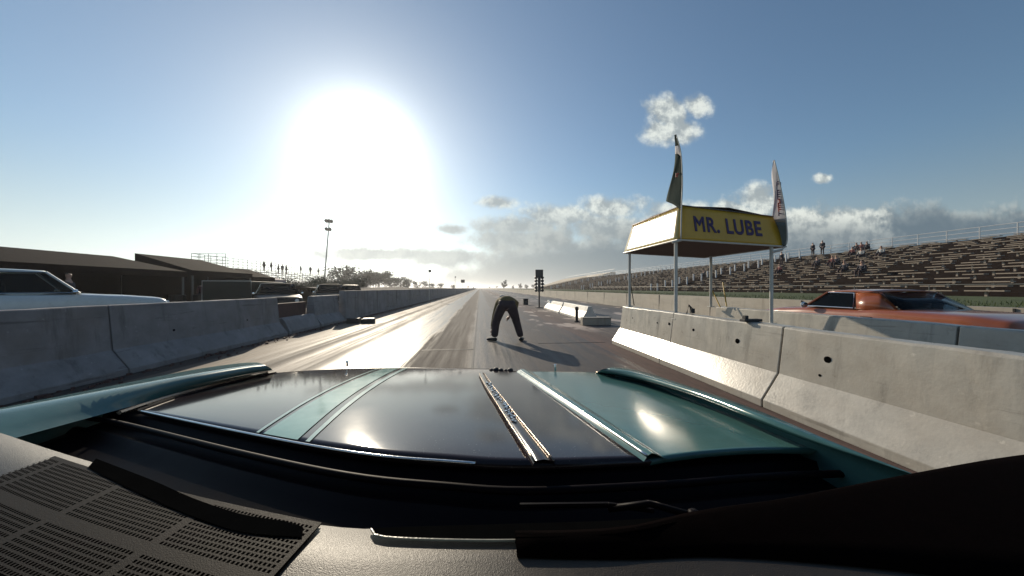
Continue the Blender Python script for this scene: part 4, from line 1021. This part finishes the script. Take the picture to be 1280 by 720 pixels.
rx_ = [p+Vector((.015,0,-.03)) for p in ro]; rx2 = [p+Vector((.03,0,-.5)) for p in ro]
b = MB(); b.loft([rel(x_) for x_ in (rx2, rx_, ro, rm, mid(rm, ri, -.003), ri)]); b.build('fender', M['teal'], car, smooth=True)
# headlamp ends of fenders and grille (face forward, away from the camera)
gl, gr_ = frontc[0]+FW*.06, r1[-1]+FW*.06
b = MB(); b.loft([rel([gl+Vector((0,0,-.15)), gr_+Vector((0,0,-.15))]), rel([gl+Vector((0,0,-.42)), gr_+Vector((0,0,-.42))])]); b.build('grille', M['chrome'], car, solid=.03)
b = MB(); b.box(((gl+gr_)/2-cl)+Vector((0,.06,-.47)), (2.0,.12,.13), -R(7)); b.build('bumper', M['chrome'], car, bevel=.03)
for cx in (-1.16, .44):
    for cy in (1.05,):
        c_ = FW*cy+RT*cx-cl; c_.z = .33
        q = MB(); q.lathe([(.2,-.1),(.3,-.11),(.33,-.06),(.33,.06),(.3,.11),(.2,.1)], c_, 'x', 24); q.build('wheel', M['tyre'], car, smooth=True)
for pts in (lo, ro):
    q0 = pts[0]; n0 = (pts[0]-pts[1]).normalized(); n0 = Vector((n0.x*.2, -1, 0)); a_ = [q0+n0*t for t in (0,.4,.8,1.2,1.7)]
    b = MB(); b.loft([rel(a_), rel([p+Vector((0,0,-.12)) for p in a_]), rel([p+Vector((0,0,-.5)) for p in a_])]); b.build('door', M['teal'], car, smooth=True, solid=.03)
# dark lumps added for the person's shadow and reflection at the front edge
b = MB()
for (px, w1, h1) in ((614,.012,.010),(620,.017,.016),(626,.014,.011),(632,.010,.007),(638,.016,.012)):
    q = PH(px,463)-cl; b.lathe([(w1*.8,-.008),(w1,.002),(w1*.75,h1*.8),(w1*.3,h1)], q, 'z', 12)
b.build('hood_shadow_lumps', M['dark'], car, smooth=True)
b = MB(); b.lathe([(.006,0),(.006,.02),(.01,.024),(.008,.034),(.0,.036)], PH(434,460)-cl+Vector((0,0,.01)), 'z', 10); b.build('hood_pin', M['chrome'], car)
b = MB(); b.lathe([(.006,0),(.006,.02),(.01,.024),(.008,.034),(.0,.036)], PH(694,466)-cl+Vector((0,0,.01)), 'z', 10); b.build('hood_pin', M['chrome'], car)
# cowl
cr0 = resample([PH(130,508), PH(172,514), PH(320,545), PH(450,568), PH(560,578), PH(660,583), PH(815,577), PH(900,571), PH(980,567), PH(1060,566), PH(1090,572)], 61)
cr0 = [p+Vector((0,0,-.018)) for p in cr0]
rows = [[p+FW*.07+Vector((0,0,.004)) for p in cr0], [p+FW*.03+Vector((0,0,-.006)) for p in cr0], cr0]
for k, (dz, dd) in enumerate(((-.03,.01),(-.032,.05),(-.018,.065),(-.018,.075),(-.03,.09),(-.035,.16),(-.06,.22))):
    rows.append([p-FW*dd+Vector((0,0,dz)) for p in cr0])
b = MB(); b.loft([rel(r) for r in rows]); b.build('cowl', M['cowl'], car, smooth=True, solid=.004)
# windscreen rubber seal
b = MB(); b.tube(rel([p-FW*.045+Vector((0,0,.0)) for p in cr0]), .007, 8); b.build('windscreen_seal', M['cowl'], car, smooth=True)
def wiper(a, e, tip):
    wroot = None
    b = MB(); b.tube(rel([a, a.lerp(e, .5)+Vector((0,0,.012)), e]), .0045, 6); b.lathe([(.008,-.004),(.008,.005),(.004,.008)], a-cl, 'z', 12); o = b.build('wiper', M['cowl'], car, smooth=True)
    b = MB(); b.tube(rel([e.lerp(tip,-.5), e+Vector((0,0,.006)), tip]), .0035, 6); b.build('wiper_blade', M['cowl'], o)
wiper(P(868,645,.43), P(760,636,.46), P(650,632,.47))
# dash
DZ = .97
df = [(-60,520),(60,560),(165,592),(240,622),(320,642),(400,655),(462,660),(520,657),(640,654),(760,650),(870,643),(980,628),(1120,600),(1260,575),(1400,560)]
dfc = resample([PZ(x_, y_, DZ) for x_, y_ in df], 80)
b = MB(); rows = [[p+Vector((0,0,-.08))+FW*.004 for p in dfc], [p+Vector((0,0,-.008))+FW*.004 for p in dfc], [p+Vector((0,0,-.001)) for p in dfc]]
for k in range(1, 14):
    t = k/13; rows.append([p.lerp(Vector((p.x*1.1, -.25, DZ)), t) - Vector((0,0,.05*t*t)) for p in dfc])
b.loft([rel(r) for r in rows]); b.build('dashboard', M['dashv'], car, smooth=True)
# near-black sheet standing in for pillar shade on the right of the dash
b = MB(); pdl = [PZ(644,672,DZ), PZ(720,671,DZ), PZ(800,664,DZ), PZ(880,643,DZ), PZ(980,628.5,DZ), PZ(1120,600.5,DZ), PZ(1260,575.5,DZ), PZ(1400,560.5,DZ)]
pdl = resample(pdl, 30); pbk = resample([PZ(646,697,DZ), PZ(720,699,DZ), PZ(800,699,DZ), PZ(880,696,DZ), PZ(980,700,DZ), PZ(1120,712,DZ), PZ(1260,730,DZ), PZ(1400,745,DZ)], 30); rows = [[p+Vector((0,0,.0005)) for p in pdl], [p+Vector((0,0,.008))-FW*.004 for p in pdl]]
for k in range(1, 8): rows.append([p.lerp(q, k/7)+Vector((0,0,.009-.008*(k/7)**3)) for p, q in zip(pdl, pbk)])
b.loft([rel(r) for r in rows]); b.build('dash_shade', M['dashd'], car, smooth=True, solid=.006)
# demister slots: recessed black pill with a pale lip
def slot(pts_top, pts_bot, lip=True, z=DZ+.0012):
    T = resample([PZ(x_, y_, z) for x_, y_ in pts_top], 30); Bq = resample([PZ(x_, y_, z) for x_, y_ in pts_bot], 30)
    b = MB(); b.loft([rel(T), rel(Bq)]); o = b.build('demister_slot', M['hole'], car)
    if lip:
        b = MB(); b.tube(rel([p+Vector((0,0,.0004)) for p in Bq]), .0011, 6); b.build('slot_lip', M['lip'], o)
    return o
slot([(464,661),(476,659.6),(560,656.8),(700,652.8),(780,649.9),(866,644.5),(880,645)], [(464,662),(467,668),(480,672),(540,675),(640,676),(760,672),(872,664)])
slot([(120,573),(190,600),(240,622),(300,642),(360,652),(379,659)], [(110,584),(165,612),(225,639),(290,662),(340,669),(378,671)], lip=False, z=DZ+.0032)
# speaker grille: perforated plate
Ga, Gb, Gc = PZ(402,656,DZ), PZ(345,720,DZ), PZ(180,600,DZ)
gu = (Gc-Ga); gv = (Gb-Ga); nu, nv = 96, 46; gv = gv*2.0; gu = gu*1.7; cu_ = gu.length/nu
nv = int(gv.length/cu_)
b = MB()
def gp(i, j, z=0): 
    u = i/nu; v = j/nv; return Ga+gu*u+gv*v+Vector((0,0,.0022+z))+FW*(-.02*u*(1-u)*1.2)-cl
for i in range(nu):
    for j in range(nv):
        solid_ = (j % 14 in (12, 13)) or (i % 30 in (28, 29)) or i == 0 or j == 0
        q = [gp(i,j), gp(i+1,j), gp(i+1,j+1), gp(i,j+1)]
        if solid_: b.poly(q); continue
        c = sum(q, Vector())/4; inn = [c+(p-c)*.62 for p in q]; vo = b.verts(q); vi = b.verts(inn)
        for k in range(4): b.face([vo[k], vo[(k+1)%4], vi[(k+1)%4], vi[k]])
b.build('speaker_grille', M['dashg'], car)
b = MB(); b.poly([gp(0,0,-.0016), gp(nu*.5,0,-.0016), gp(nu,0,-.0016), gp(nu,nv,-.0016), gp(nu*.5,nv,-.0016), gp(0,nv,-.0016)]); b.build('speaker_cavity', M['hole'], car)
# car roof above the camera, out of view, added to darken the dash
b = MB(); rows = []
for j in range(8):
    y = .085-1.5*j/7
    rows.append([Vector((x_*.98-.25, y, 1.345-.05*abs(x_)**3+.03*math.sin(math.pi*j/7)))-cl for x_ in (-.75,-.6,-.3,0,.3,.6,.75)])
b.loft(rows); b.build('roof', M['teal'], car, smooth=True, solid=.025, off=1)

hz = bpy.data.materials.new('haze'); hz.use_nodes = True; nt = hz.node_tree
for n in list(nt.nodes): nt.nodes.remove(n)
pv = nt.nodes.new('ShaderNodeVolumePrincipled'); pv.inputs['Density'].default_value = .00055; pv.inputs['Color'].default_value = (.95,.96,1,1); pv.inputs['Anisotropy'].default_value = .6
ou = nt.nodes.new('ShaderNodeOutputMaterial'); nt.links.new(pv.outputs[0], ou.inputs['Volume'])
b = MB(); b.box((0,1970,9), (5200,4200,21)); o = b.build('haze', hz); tag(o, 'thin pale evening haze over the whole strip', 'haze', kind='stuff')
# ------------------------------------------------------------------ camera & render settings
cam = bpy.data.cameras.new('camera'); co_ = bpy.data.objects.new('camera', cam); C.objects.link(co_); sc.camera = co_
co_.location = (0,0,CZ); co_.rotation_euler = (R(90), 0, -YAW)
cam.sensor_width = 36; cam.lens = F/1280*36; cam.clip_start = .03; cam.clip_end = 6000
sc.view_settings.view_transform = 'Standard'; sc.view_settings.look = 'None'; sc.view_settings.gamma = 1; sc.view_settings.exposure = 0
